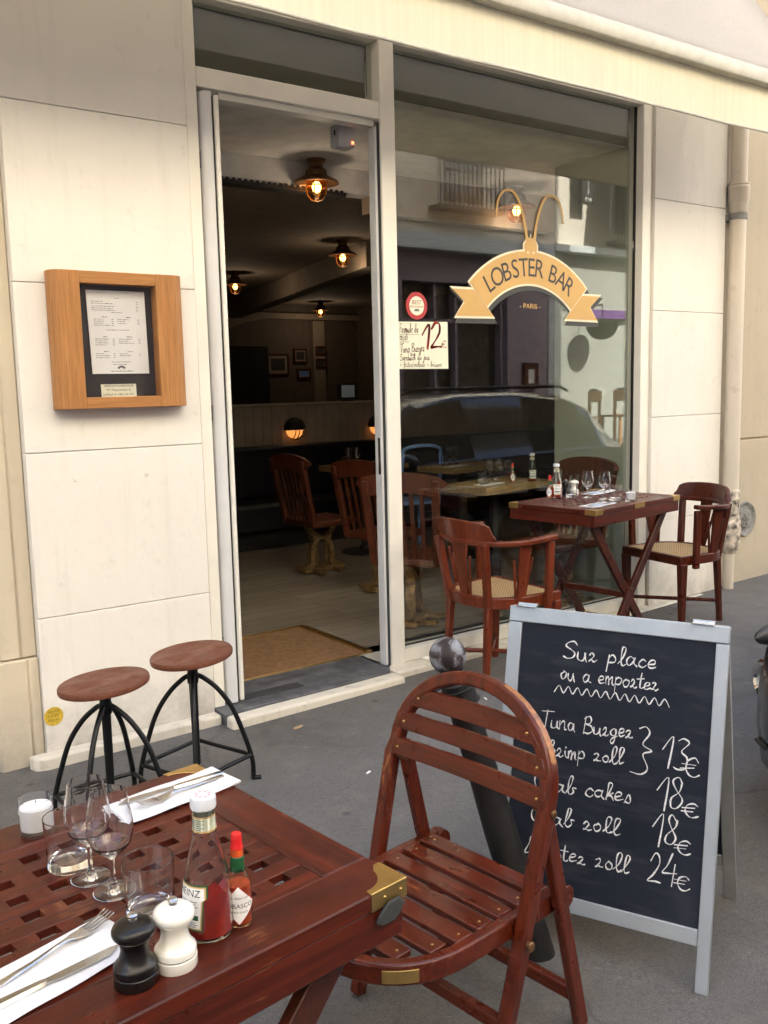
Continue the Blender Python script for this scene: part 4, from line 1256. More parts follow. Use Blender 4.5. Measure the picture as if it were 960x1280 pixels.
def fork(label, loc, rz, group='table forks', L=.185):
    mb = MB()
    H_ = [(-L / 2, .0075, .002), (-L / 2 + .02, .0070, .003), (-.03, .0042, .004), (.005, .0032, .0075), (.022, .0040, .0085), (.034, .0095, .0062), (.045, .0115, .0050), (.052, .0115, .0048)]
    rings = [[(x, -b, z), (x, -b * .6, z + .0016), (x, b * .6, z + .0016), (x, b, z), (x, b * .6, z - .0008), (x, -b * .6, z - .0008)] for x, b, z in H_]
    mb.loft(rings)
    for k in range(4):
        y = -.0094 + k * .00627
        mb.loft([[(x, y - b, z - .0006), (x, y - b, z + .0010), (x, y + b, z + .0010), (x, y + b, z - .0006)] for x, b, z in ((.050, .0019, .0049), (.065, .0016, .0058), (.082, .0013, .0095), (.0925, .0007, .0135))])
    o = mb.build('fork', m_steel, None, loc=loc, rot=(0, 0, rz)); return tag(o, label, 'fork', group)
def knife(label, loc, rz, group='table knives', L=.205):
    mb = MB()
    hs = [(-L / 2, .006, .0012), (-L / 2 + .004, .0082, .0028), (-L / 2 + .05, .0085, .003), (-.008, .0062, .0032), (.0, .0055, .0028)]
    mb.loft([[(x, -b, .0025 - h * .3), (x, -b * .6, .0025 + h), (x, b * .6, .0025 + h), (x, b, .0025 - h * .3), (x, b * .6, .001), (x, -b * .6, .001)] for x, b, h in hs])
    p = [(-.002, -.0052), (.02, -.008), (.06, -.0095), (.085, -.0085), (L / 2, .0035), (.09, .0065), (.03, .0060), (-.002, .0052)]
    mb.prism(p, .0022, .0036)
    o = mb.build('knife', m_steel, None, loc=loc, rot=(0, 0, rz)); return tag(o, label, 'knife', group)

Zt = Vector((0, 0, zt1))
def at1(x, y, dz=.0004): p = T1(x, y); return (p[0], p[1], p[2] - .0016 + dz)
def on1(x, y): p = T1(x, y); return (p[0], p[1], p[2] + .0003)
candle('white candle in a small glass on the far left of the foreground table', at1(-.340, .543))
tumbler('empty tumbler behind the wine glasses at the left of the foreground table', at1(-.347, .398))
tumbler('empty tumbler right behind the black and white mills', at1(-.322, .186))
wine_glass('farther of the two wine glasses on the foreground table', at1(-.340, .338))
wine_glass('nearer of the two wine glasses on the foreground table', at1(-.333, .277))
ketchup_bottle('half empty ketchup bottle with white cap on the foreground table', on1(-.286, .089), R_(-165))
hot_sauce('small red capped hot sauce bottle right of the ketchup on the foreground table', on1(-.244, .078), R_(-118))
mill('pepper_mill', 'short black turned pepper mill on the foreground table', 'pepper mill', on1(-.411, .058), m_gloss_k)
mill('salt_mill', 'short white turned salt mill on the foreground table', 'salt mill', on1(-.357, .054), m_gloss_w)
napkin('folded napkin along the far edge of the foreground table', at1(-.105, .507, .002), TH1 + R_(1), seed=3)
knife('knife with grey handle on the napkin at the far edge of the foreground table', at1(-.095, .522, .0058), TH1 + R_(176))
fork('fork on the napkin at the far edge of the foreground table', at1(-.092, .497, .0058), TH1 + R_(185))
napkin('folded napkin at the near left edge of the foreground table', at1(-.487, .155, .002), TH1 + R_(9), w=.23, d=.105, seed=5)
fork('fork on the napkin at the near left of the foreground table', at1(-.465, .182, .0058), TH1 + R_(13.5))
knife('knife lying on the napkin behind the black pepper mill', at1(-.497, .128, .0058), TH1 + R_(2.5))

# far table
candle('white candle in a small glass on the table by the shop window', FT((4.222, -.398)))
tumbler('tumbler beside the white candle on the table by the window', FT((4.194, -.310)))
tumbler('tumbler beside the white salt mill on the table by the window', FT((4.134, -.026)))
wine_glass('left wine glass on the table by the shop window', FT((4.174, -.118)))
wine_glass('right wine glass, beside the candle, on the table by the shop window', FT((4.188, -.235)))
ketchup_bottle('ketchup bottle behind the hot sauce on the table by the window', FT((4.055, .020)), R_(-125), .075)
hot_sauce('hot sauce bottle with a white diamond label on the table by the window', FT((4.025, .045)), R_(-150))
mill('salt_mill', 'white salt mill on the table by the shop window', 'salt mill', FT((4.25, .06)), m_gloss_w)
mill('pepper_mill', 'dark pepper mill on the table by the shop window', 'pepper mill', FT((4.20, .08)), m_gloss_k)
napkin('folded napkin at the near corner of the table by the window', FT((3.955, -.385)), TH2 + R_(4), seed=8)
p = FT((3.955, -.375)); fork('fork on the near corner napkin of the table by the window', (p[0], p[1], p[2] + .005), TH2 + R_(8))
p = FT((3.965, -.405)); knife('knife on the near corner napkin of the table by the window', (p[0], p[1], p[2] + .005), TH2 + R_(0))
napkin('folded napkin behind the wine glasses on the table by the window', FT((4.40, .0)), TH2 + R_(2), seed=9)
p = FT((4.40, .0)); knife('knife on the napkin behind the wine glasses by the window', (p[0], p[1], p[2] + .005), TH2 + R_(3))

# ================================================================== folding chair
fc = thing('folding_chair', 'round backed slatted wooden folding chair drawn up to the foreground table', 'chair', (1.443, -2.252, -.02), -1.442)
yU = lambda z: -.224 + .193 * z / .83
Wc = .235
path = [(-Wc - .012, yU(z), z) for z in (0, .2, .4, .6)]
path += [(-(Wc) * math.cos(R_(a)), yU(.632 + .196 * math.sin(R_(a))), .632 + .196 * math.sin(R_(a))) for a in range(0, 181, 9)]
path += [(Wc - (.6 - z) * .055, yU(z), z) for z in (.6, .4, .2, 0)]
nrm = Vector((0, 1, -.193 / .83)).normalized()
mb = MB(); mb.sweep(path, .034, .032, nrm); mb.build('back_frame', m_fold_z, fc, .006, segs=3)
def hoopw(z): return Wc * math.sqrt(max(.02, 1 - (max(0, z - .632) / .198) ** 2)) + .004
for zc, hh in ((.752, .047), (.688, .043), (.624, .043)):
    ns = 14; rings = []
    for i in range(ns + 1):
        u = -1 + 2 * i / ns; bow = .010 * (1 - u * u)
        rings.append([Vector((u * hoopw(zc + d * hh / 2), yU(zc + d * hh / 2) + bow - .0115 + e * .006, zc + d * hh / 2)) for e, d in ((-1, -1), (1, -1), (1, 1), (-1, 1))])
    mb = MB(); mb.loft(rings); sl = mb.build('back_slat', m_fold_x, fc, .003)
    hw = hoopw(zc)
    for x in (-hw + .022, hw - .022):
        mb = MB(); mb.sphere((x, yU(zc) - .0172, zc), .0036, 8, 6); mb.build('screw', m_brass, sl)
for s in (-1, 1):
    mb = MB(); mb.bar((s * .215, yU(.605) + .012, .615), (s * .218, .075, .0), .024, .036, up=(0, 1, 0)); mb.build('rear_leg', m_fold_z, fc, .005)
    mb = MB(); mb.tube([(s * .20, yU(.595) + .006, .595), (s * (Wc + .018), yU(.595) + .004, .595)], .0075, 12); mb.sphere((s * (Wc + .018), yU(.595) + .004, .595), .010, 10, 8, sc=(.5, 1, 1)); mb.build('pivot_bolt', m_bronze, fc)
    mb = MB(); mb.tube([(s * .185, yU(.315) + .0, .315), (s * (Wc + .012), yU(.315), .315)], .009, 12); mb.sphere((s * (Wc + .010), yU(.315), .315), .012, 10, 8, sc=(.5, 1, 1)); mb.build('seat_bolt', m_bronze, fc)
mb = MB(); mb.bar((-.21, .058, .085), (.21, .058, .085), .022, .034); mb.build('rear_rung', m_fold_x, fc, .004)
mb = MB(); mb.bar((-.25, yU(.13), .13), (.23, yU(.13), .13), .022, .034); mb.build('front_rung', m_fold_x, fc, .004)
# seat : rounded hoop with two rails running back to free ends, seven slats across
zs = .355
hoop = [(-.208, .032, zs - .018), (-.206, -.10, zs - .017), (-.192, -.26, zs - .013)]
hoop += [(-.186 * math.cos(R_(a)), -.30 - .205 * math.sin(R_(a)) ** .9 if a not in (0, 180) else -.30, zs - .012 + .004 * math.sin(R_(a))) for a in range(0, 181, 10)]
hoop += [(.186, -.26, zs - .013), (.187, -.10, zs - .017), (.185, .032, zs - .018)]
mb = MB(); mb.sweep(hoop, .030, .048, (0, 0, 1)); mb.build('seat_frame', m_fold_x, fc, .007, segs=3)
for s in (-1, 1):
    mb = MB(); mb.tube([(s * .180 - .012, .040, zs - .024), (s * .214 - .012, .040, zs - .024)], .029, 20); mb.build('rail_end', m_fold_x, fc, .003)
for k in range(7):
    yy = -.022 - k * .066
    hw = .176 if yy > -.30 else .180 * math.sqrt(max(.03, 1 - ((-.30 - yy + .02) / .20) ** 2)) - .006
    mb = MB(); mb.box(-hw - .018 * max(0, 1 + yy / .3), hw, yy - .049 / 2, yy + .049 / 2, zs - .002, zs + .0125); sl = mb.build('seat_slat', m_fold_x, fc, .003)
    for x in (-hw + .012, hw - .018):
        mb = MB(); mb.sphere((x, yy, zs + .0125), .0036, 8, 6, sc=(1, 1, .5)); mb.build('screw', m_brass, sl)
mb = MB()
rings = []
for a in range(31, 55, 3):
    c_, s_ = math.cos(R_(180 - a)), math.sin(R_(180 - a)) ** .9
    bx_, by_ = -.203 * c_, -.30 - .2225 * s_
    rings.append([(bx_, by_, zs - .024), (bx_, by_, zs + .004), (bx_ * .99, by_ + .003, zs + .004), (bx_ * .99, by_ + .003, zs - .024)])
mb.loft(rings); mb.build('brass_plate', m_brass, fc, .0006)
mb = MB(); rr = []
for a in range(18, 75, 6):
    rr.append(((Wc + .0166) * math.cos(R_(a)), .632 + (.196 + .0166) * math.sin(R_(a))))
mb.sweep(spline([(x, yU(z), z) for x, z in rr], 3), .0014, [.006] + [.020] * 26 + [.006, .006], nrm); mb.build('worn_edge', M('worn_varnish', (.30, .12, .04), .4, 0, .6, 60), fc)

# ================================================================== bar stools
def stool(label, loc, rz, h=.535):
    t = thing('bar_stool', label, 'stool', loc, rz, 'industrial stools by the wall')
    mb = MB(); mb.lathe([(0, h - .024), (.150, h - .024), (.1555, h - .021), (.157, h - .016), (.157, h - .005), (.154, h), (0, h)], 56, mat=Matrix.Translation((0, 0, h - .02)) @ Matrix.Rotation(R_(-4.5), 4, Vector((.58, .81, 0))) @ Matrix.Translation((0, 0, .02 - h))); mb.build('seat', m_seat_w, t)
    mb = MB(); mb.lathe([(0, h - .120), (.021, h - .120), (.023, h - .085), (.020, h - .078), (.021, h - .034), (.024, h - .030), (0, h - .022)], 24); mb.build('hub', m_black, t)
    mb = MB(); mb.lathe([(0, .085), (.011, .085), (.013, .095), (.014, .15), (.0155, .3), (.017, h - .08)], 18); mb.build('screw_post', m_black, t)
    rr = .212
    for k in range(4):
        a = R_(45 + 90 * k); c, s = math.cos(a), math.sin(a)
        pts = spline([(.014, 0, h - .090), (.040, 0, h - .104), (.090, 0, h - .150), (.14, 0, h - .225), (.178, 0, h - .325), (rr, 0, .09), (rr + .003, 0, .012), (rr + .010, 0, .0085), (rr + .032, 0, .0085)], 5)
        mb = MB(); mb.tube([(p.x * c, p.x * s, p.z) for p in pts], .0095, 12); mb.build('leg', m_black, t)
    mb = MB()
    for k in range(4):
        a, b = R_(45 + 90 * k), R_(135 + 90 * k); q = rr - .002
        mb.tube([(q * math.cos(a), q * math.sin(a), .105), (q * math.cos(b), q * math.sin(b), .105)], .0085, 10)
    mb.build('foot_ring', m_black, t)
    return t
stool('dark metal stool with round wooden seat, the one closer to the pilaster', (1.029, -.716, G(1.05)), R_(3))
stool('dark metal stool with round wooden seat, the one beside the open door', (1.408, -.608, G(1.41)), R_(20))

# ================================================================== leaning bollard
b0 = Vector((1.675, -2.19, -.035)); b1 = Vector((1.466, -2.075, .817))
ax = (b1 - b0); Lb = ax.length
bo = thing('bollard', 'leaning dark iron bollard with a scuffed ball top behind the folding chair', 'bollard', b0)
bo.rotation_euler = ax.to_track_quat('Z', 'Y').to_euler()
mb = MB(); mb.lathe([(.046, 0), (.046, .06), (.0455, .11), (.044, .4), (.040, .55), (.039, Lb - .075), (.030, Lb - .065), (.026, Lb - .05), (.030, Lb - .04)], 28); mb.build('post', m_iron, bo)
mb = MB(); mb.lathe([(.050, Lb - .13), (.0435, Lb - .128), (.0435, Lb - .09), (.040, Lb - .088)], 24); mb.build('collar', m_iron, bo)
mb = MB(); mb.sphere((0, 0, Lb), .0475, 32, 20); mb.build('ball', m_ball, bo)

# ================================================================== chalkboard
th = R_(-65.07)
F_ = Vector((1.617, -2.04, -.02))
up = Vector((.182, .084, .895)); Hb = up.length
ang = math.asin(math.hypot(.182, .084) / Hb)
cb = thing('chalkboard', 'silver framed A shaped menu chalkboard standing on the pavement', 'menu board', F_, th)
Wb = .596
ax_l = Vector((0, math.sin(ang), math.cos(ang)))     # local up of the leaning leaf
nrm_l = Vector((0, -math.cos(ang), math.sin(ang)))   # facing the street
fb = lambda x, y, d=0: tuple(Vector((x, 0, 0)) + ax_l * y + nrm_l * d)
LX = dict(o=(0, 0, 0), ex=(1, 0, 0), ey=ax_l, ez=nrm_l)
def rect(a, b, c, d): return [(a, c), (b, c), (b, d), (a, d)]
mb = MB(); mb.prism(rect(0, .039, 0, .872), -.018, 0, **LX); mb.prism(rect(.564, Wb, 0, .872), -.018, 0, **LX)
mb.build('upright', m_alu, cb, .002)
mb = MB(); mb.prism(rect(.0, Wb, .873, Hb), -.020, .001, **LX); mb.build('top_rail', m_alu, cb, .003)
mb = MB(); mb.prism(rect(.0395, .5635, .113, .154), -.017, -.001, **LX); mb.build('bottom_rail', m_alu, cb, .002)
mb = MB(); mb.prism(rect(.0395, .5635, .1545, .8725), -.012, -.006, **LX); bd = mb.build('slate', m_chalkb, cb, smooth=False)
# writing in chalk
fr = lambda x, y, d: fb(x, y, -.0058 + d)
rnd = random.Random(17); mb = MB(); cw = .0044
def words(s, x0, x1, y0, y1, cap, width):
    k = (x1 - x0) / hand_width(s); x = x0
    for wd_ in s.split(' '):
        xe = x + hand_width(wd_) * k
        fy = lambda q: y0 + (y1 - y0) * (q - x0) / (x1 - x0)
        mb = MB(); hand(mb, wd_, x, xe, fy(x), fy(xe), cap, width, fr, rnd); mb.build('chalk_writing', m_chalk, bd)
        x = xe + GL[' '][1] * k
words('Sur place', .166, .420, .785, .789, .048, cw)
words('ou a emporter', .160, .428, .728, .733, .046, cw * .92)
zz = [(.146 + .311 * i / 24, .697 + (.013 if i % 2 else -.006) + .003 * i / 24) for i in range(25)]
mb = MB(); ribbon(mb, zz, cw * .8, fr, rnd); mb.build('chalk_writing', m_chalk, bd)
words('Tuna Burger', .118, .370, .592, .597, .046, cw)
words('Shrimp roll', .110, .349, .515, .526, .046, cw)
mb = MB(); ribbon(mb, [(.386, .628), (.402, .634), (.412, .618), (.396, .588), (.420, .574), (.398, .562), (.412, .528), (.396, .510), (.368, .512)], cw, fr, rnd); mb.build('chalk_writing', m_chalk, bd)
words('13', .446, .520, .537, .541, .080, cw * 1.05)
words('\u20ac', .500, .545, .528, .530, .046, cw)
words('Crab cakes', .108, .378, .422, .431, .046, cw)
words('18', .441, .512, .432, .437, .080, cw * 1.05)
words('\u20ac', .507, .548, .425, .427, .036, cw)
words('Crab roll', .104, .352, .332, .342, .046, cw)
words('18', .434, .505, .340, .346, .080, cw * 1.05)
words('\u20ac', .496, .535, .329, .331, .036, cw)
words('Lobster roll', .092, .384, .242, .250, .046, cw)
words('24', .432, .505, .240, .246, .078, cw * 1.05)
words('\u20ac', .500, .538, .240, .242, .036, cw)
# rear leaf
bf = Vector((2.302, -2.36, -.014)) - F_
cth, sth = math.cos(-th), math.sin(-th)
bl = Vector((cth * bf.x - sth * bf.y, sth * bf.x + cth * bf.y, bf.z))
top = Vector((0, ax_l.y * (Hb - .004), ax_l.z * (Hb - .004)))
bup = Vector((0, top.y + .012 - bl.y, top.z - bl.z)); bL = bup.length; bup.normalize()
bn = Vector((0, bup.z, -bup.y))
BX = dict(o=(0, bl.y, bl.z), ex=(1, 0, 0), ey=bup, ez=bn)
mb = MB(); mb.prism(rect(.004, .040, 0, bL), -.008, .008, **BX); mb.prism(rect(.556, .592, 0, bL), -.008, .008, **BX)
mb.build('rear_upright', m_alu_d, cb, .002)
mb = MB(); mb.prism(rect(.0405, .5555, .12, .16), -.007, .007, **BX); mb.prism(rect(.0405, .5555, bL - .05, bL - .006), -.007, .007, **BX)
mb.build('rear_rail', m_alu_d, cb, .002)
mb = MB(); mb.prism(rect(.0405, .5555, .1605, bL - .0505), -.003, .003, **BX); mb.build('rear_slate', m_chalkb, cb, smooth=False)
for x in (.05, .53):
    mb = MB(); mb.box(x - .028, x + .028, top.y - .010, top.y + .024, top.z + .0045, top.z + .0075); mb.tube([(x - .028, top.y + .010, top.z + .009), (x + .028, top.y + .010, top.z + .009)], .0045, 10); mb.build('hinge', m_steel, cb, .001)

# ================================================================== barrel backed armchairs
def armchair(label, loc, rz, mat):
    """faces +x"""
    t = thing('armchair', label, 'armchair', loc, rz, 'mahogany armchairs at the window table')
    zs = .455
    def outline(k=1., d=0.):
        pts = [(.205 - d, -.258 + d), (.205 - d, .258 - d)]
        for a in range(90, 271, 9):
            s, c = math.sin(R_(a)), math.cos(R_(a))
            pts.append((-.02 + (.215 - d) * c * 1.0 if abs(c) > 1e-6 else -.02, (.250 - d) * (1 if s > 0 else -1) * abs(s) ** .72))
        return pts
    out, inn = outline(), outline(d=.042)
    P = [Vector((x, y, 0)) for x, y in out]
    mb = MB()
    mid = outline(d=.018)
    mb.sweep([(x, y, zs - .026) for x, y in mid], .036, .056, (0, 0, 1), loop=True); mb.build('seat_rail', mat, t, .005)
    mb = MB(); mb.prism(outline(d=.030), zs - .012, zs - .002); mb.build('cane_seat', m_cane, t, smooth=False)
    for s in (-1, 1):
        mb = MB(); mb.bar((.178, s * .235, zs - .045), (.172, s * .232, 0), .046, .046, up=(1, 0, 0), w2=.030, h2=.030); mb.build('front_leg', mat, t, .004)
        mb = MB(); mb.bar((-.195, s * .150, zs - .05), (-.222, s * .158, 0), .036, .036, up=(1, 0, 0), w2=.028, h2=.028); mb.build('rear_leg', mat, t, .004)
        mb = MB(); mb.bar((-.198, s * .150, zs - .05), (-.245, s * .185, .735), .034, .034, up=(1, 0, 0)); mb.build('rear_post', mat, t, .004)
        mb = MB(); mb.bar((.098, s * .2635, zs - .075), (.105, s * .275, .725), .038, .028, up=(0, 1, 0)); mb.build('arm_post', mat, t, .004)
        # side splat with two thin flanking slats
        mb = MB(); mb.bar((-.065, s * .238, zs - .01), (-.060, s * .276, .725), .045, .012, up=(0, 1, 0), w2=.078); mb.build('splat', mat, t, .002)
        for e in (-1, 1):
            mb = MB(); mb.bar((-.065 + e * .028, s * .236, zs), (-.062 + e * .060, s * .258, .655), .012, .010, up=(0, 1, 0)); mb.build('thin_slat', mat, t, .002)
        mb = MB(); mb.tube([(.172 - .39 * 0, s * .232, .115), (-.215, -s * .155, .115)], .012, 10) if s == 1 else mb.tube([(.172, s * .232, .131), (-.215, -s * .155, .131)], .012, 10)
        mb.build('stretcher', mat, t)
    mb = MB(); mb.bar((-.215, 0, zs - .01), (-.262, 0, .73), .05, .012, up=(1, 0, 0), w2=.09); mb.build('splat', mat, t, .002)
    for e in (-1, 1):
        mb = MB(); mb.bar((-.212, e * .034, zs), (-.246, e * .07, .66), .012, .010, up=(1, 0, 0)); mb.build('thin_slat', mat, t, .002)
    # arm rail: one bent band, rising slightly to the front
    arm = [(.128, -.282, .748), (.05, -.288, .742), (-.06, -.288, .737)]
    arm += [(-.06 - .205 * math.sin(R_(a)), -.288 * math.cos(R_(a)), .735) for a in range(12, 169, 12)]
    arm += [(-.06, .288, .737), (.05, .288, .742), (.128, .282, .748)]
    mb = MB(); mb.sweep(arm, [.046, .044, .040] + [.036] * (len(arm) - 6) + [.040, .044, .046], .026, (0, 0, 1)); mb.build('arm_rail', mat, t, .006, segs=3)
    # raised crest, with stepped ogee ends
    rings = []
    aa = [(-49, .002), (-47, .020), (-45, .026), (-43, .045), (-41, .066), (-38, .074), (-35, .080), (-30, .086), (-15, .092), (0, .094), (15, .092), (30, .086), (35, .080), (38, .074), (41, .066), (43, .045), (45, .026), (47, .020), (49, .002)]
    for a, hgt in aa:
        c, s = math.cos(R_(a)), math.sin(R_(a))
        def pt(k, z): return (-.06 - (.205 + k) * c, (.288 + k) * s, z)
        rings.append([pt(-.010, .747), pt(.012, .747), pt(.020, .748 + hgt * .6), pt(.024, .748 + hgt), pt(.004, .749 + hgt), pt(-.004, .748 + hgt * .6)])
    mb = MB(); mb.loft(rings); mb.build('crest', mat, t, .003)
    return t
armchair('orange brown barrel backed armchair with cane seat seen from behind, left of the window table', (3.225, -.365, G(3.22)), R_(-2), m_arm)
armchair('dark red barrel backed armchair with cane seat, right of the window table beside the drainpipe', (4.735, -.325, G(4.73) + .0), R_(172), m_arm_d)

# ================================================================== parked car (its nose shows at the right edge, its side in the shop window)
def car():
    t = thing('parked_car', 'silver grey car parked nose first at the kerb, also mirrored in the shop window', 'car', (2.725, -2.862, G(4.5) - .124))
    S = [  # x, half width, z bottom, z sill bulge, z shoulder, z top, half width at top
        (0.00, .56, .38, .48, .60, .64, .45),
        (0.03, .68, .30, .45, .64, .69, .50),
        (0.12, .78, .22, .43, .69, .76, .56),
        (0.35, .85, .19, .43, .77, .87, .62),
        (0.80, .88, .18, .45, .86, .97, .66),
        (1.20, .885, .18, .46, .91, 1.04, .68),
        (1.55, .885, .18, .46, .935, 1.22, .67),
        (2.10, .885, .18, .46, .955, 1.47, .62),
        (2.60, .885, .18, .46, .965, 1.535, .61),
        (3.30, .885, .18, .46, .975, 1.54, .61),
        (3.90, .88, .18, .46, .985, 1.50, .60),
        (4.25, .86, .19, .46, .985, 1.40, .58),
        (4.55, .83, .21, .46, .97, 1.12, .60),
        (4.70, .79, .26, .47, .93, 1.0, .60),
        (4.78, .70, .36, .50, .84, .90, .52),
        (4.80, .62, .42, .52, .74, .78, .46)]
    def ring(s):
        x, hw, zb, zm, zs, zt, ht = s
        h = [(hw * .86, zb), (hw * .97, zb + .07), (hw, zm), (hw * .995, (zm + zs) / 2), (hw * .965, zs), (hw * .94, zs + .012)]
        h += [(ht + (hw * .94 - ht) * .5, zs + .012 + (zt - .06 - zs) * .52), (ht + .03, zt - .055), (ht * .9, zt - .012), (ht * .5, zt)]
        r = [(x, -a, b) for a, b in h] + [(x, a, b) for a, b in h[::-1]]
        return r
    rings = [ring(s) for s in S]
    n = len(rings[0])
    def is_glass(i, j):
        side = j in (5, 6) or j in (n - 7, n - 8)
        side = j in (5, 6, 12, 13)
        roof = j in (7, 8, 9, 10, 11)
        if 6 <= i <= 10 and side and i not in (8,): return True
        if i in (5, 6) and (roof): return True
        if i == 11 and roof: return True
        return False
    allv = [p for r in rings for p in r]
    fb_, fg = [], []
    for i in range(len(rings) - 1):
        for j in range(n - 1):
            f = (i * n + j, i * n + j + 1, (i + 1) * n + j + 1, (i + 1) * n + j)
            (fg if is_glass(i, j) else fb_).append(f)
    for i in range(len(rings) - 1): fb_.append((i * n + n - 1, i * n, (i + 1) * n, (i + 1) * n + n - 1))
    fb_.append(tuple(range(n))[::-1]); fb_.append(tuple((len(rings) - 1) * n + k for k in range(n)))
    mb = MB(); mb.add(allv, fb_); o = mb.build('body', m_carp, t, ang=50)
    mb = MB(); mb.add([(x, y * .995, z - .002) for x, y, z in allv], fg); mb.build('window_glass', m_carglass, t, ang=50)
    mb = MB()
    for s in (-1, 1): mb.tube([(2.0, s * .60, 1.535), (2.1, s * .60, 1.575), (3.9, s * .585, 1.575), (4.0, s * .58, 1.53)], .014, 8)
    mb.build('roof_rail', m_cartrim, t)
    mb = MB(); mb.prism([(-.5, .27), (.5, .27), (.52, .45), (-.52, .45)], -.012, .03, ex=(0, 1, 0), ey=(0, 0, 1), ez=(1, 0, 0)); mb.build('grille', m_cartrim, t, .01)
    for s in (-1, 1):
        T = Matrix.Translation((.150, s * .70, .565)) @ Matrix.Rotation(R_(s * -38), 4, 'Z')
        mb = MB(); mb.sphere((0, 0, 0), 1, 20, 12, sc=(.06, .16, .085), mat=T); hl = mb.build('headlight', m_lens, t)
        mb = MB(); mb.tube([(T @ Vector((-.045, .135 * math.cos(R_(a)), .072 * math.sin(R_(a))))) for a in range(0, 360, 20)], .016, 8, loop=True); mb.build('chrome_ring', m_chrome, hl)
        mb = MB(); mb.sphere((.20, s * .765, .655), 1, 14, 10, sc=(.035, .022, .022)); mb.build('indicator', m_amber, t)
        mb = MB(); mb.sphere((.27, s * .800, .715), 1, 16, 10, sc=(.14, .030, .040)); mb.build('lamp_housing', m_cartrim, t)
        mb = MB(); mb.tube([(.05, s * .70, .37), (.12, s * .775, .36), (.35, s * .848, .35), (.5, s * .86, .35)], .008, 8); mb.build('bumper_strip', m_cartrim, t)
        mb = MB(); mb.sphere((.08, s * .60, .36), 1, 14, 10, sc=(.05, .06, .05)); mb.build('fog_lamp', m_lens, t)
        mb = MB(); mb.sphere((4.66, s * .76, .86), 1, 16, 12, sc=(.10, .09, .15)); mb.build('tail_light', m_tail, t)
        mb = MB(); mb.sphere((1.75, s * .99, 1.0), 1, 16, 10, sc=(.09, .08, .07)); mb.bar((1.72, s * .9, .97), (1.74, s * .96, .985), .03, .03); mb.build('door_mirror', m_carp, t)
        for x in (2.55, 3.45): mb = MB(); mb.bar((x - .1, s * .895, .84), (x + .1, s * .895, .84), .02, .025); mb.build('door_handle', m_carp, t, .006)
        for x in (.82, 3.85):
            T = Matrix.Translation((x, s * .79, .31)) @ Matrix.Rotation(R_(90), 4, 'X')
            mb = MB(); mb.lathe([(.19, -.10), (.27, -.10), (.305, -.085), (.312, -.04), (.312, .04), (.305, .085), (.27, .10), (.19, .10)], 36, mat=T)
            wh = mb.build('wheel', m_rubber, t)
            mb = MB(); mb.lathe([(0, -.08), (.05, -.085), (.07, -.05), (.17, -.06), (.20, -.095), (.20, .095), (.17, .06), (.07, .05), (.05, .085), (0, .08)], 28, mat=T)
            mb.build('rim', m_alu, wh)
            mb = MB(); mb.lathe([(.315, -.095), (.36, -.098), (.36, .06), (.315, .06)], 28, mat=T); mb.build('wheel_arch', m_cartrim, t)
    mb = MB(); mb.box(4.78, 4.815, -.26, .26, .56, .67); mb.build('number_plate', m_paper, t)
    for a, b in ((0.03, .30), (0.12, .24)): pass
    return t
car()

# ================================================================== dining room
def ceiling_lamp(label, loc):
    t = thing('ceiling_lamp', label, 'ceiling lamp', loc, 0, 'bronze ceiling lamps')
    mb = MB(); mb.lathe([(0, .0), (.065, .0), (.065, -.012), (.045, -.022), (.045, -.05), (.065, -.065), (.07, -.085), (.075, -.10), (.14, -.135), (.145, -.150), (.135, -.152), (.07, -.125), (.0, -.12)], 32); mb.build('shade', m_bronze, t)
    mb = MB(); mb.sphere((0, 0, -.170), .030, 16, 12, sc=(1, 1, 1.2)); mb.build('bulb', m_emis_b, t)
    mb = MB(); mb.lathe([(.060, -.128), (.064, -.18), (.058, -.215), (.035, -.245), (0, -.252)], 24); mb.build('jar', m_lampglass, t)
    mb = MB()
    mb.tube([(.067 * math.cos(R_(a)), .067 * math.sin(R_(a)), -.165) for a in range(0, 360, 15)], .0035, 6, loop=True)
    for k in range(4):
        a = R_(45 + 90 * k); mb.tube([(r * math.cos(a), r * math.sin(a), z) for r, z in ((.07, -.13), (.067, -.18), (.061, -.218), (.037, -.25), (0, -.258))], .0035, 6)
    mb.build('guard', m_bronze, t)
    ld = D.lights.new('lamp_light', 'POINT'); ld.energy = .45; ld.color = (1.0, .78, .56); ld.shadow_soft_size = .08
    lo = D.objects.new('lamp_light', ld); COL.objects.link(lo); lo.parent = t; lo.location = (0, 0, -.33)
    return t
cl0 = ceiling_lamp('bronze ceiling lamp nearest the doorway, the largest seen through it', (3.34, 1.46 - .5 + .55, 2.95))
cl0.location = (3.30, 1.40, 2.95)
dup(cl0, (5.26, 4.07, 2.952), 0, 'second bronze ceiling lamp farther back, right of the doorway view')
dup(cl0, (5.48, 6.85, 2.952), 0, 'small lit bronze ceiling lamp at the left of the doorway view')
dup(cl0, (8.55, 9.75, 2.952), 0, 'faint farthest ceiling lamp, the lowest one seen through the doorway')
dup(cl0, (5.03, 1.36, 2.95), 0, 'bronze ceiling lamp behind the antennae of the window sign')
al = thing('alarm_box', 'white alarm box with a red light above the inside of the doorway', 'alarm box', (2.735, .24, 2.755))
mb = MB(); mb.box(-.05, .05, -.045, .045, -.055, .06); mb.build('case', m_doorp, al, .012)
mb = MB(); mb.box(-.01, .01, -.03, .03, .06, .195); mb.build('bracket', m_doorp, al, .003)
mb = MB(); mb.sphere((.03, -.046, -.030), .008, 10, 8); mb.build('led', m_emis_r, al)
mb = MB(); mb.box(-.052, -.0505, -.012, .0, .005, .03); mb.build('slot', m_dark, al)

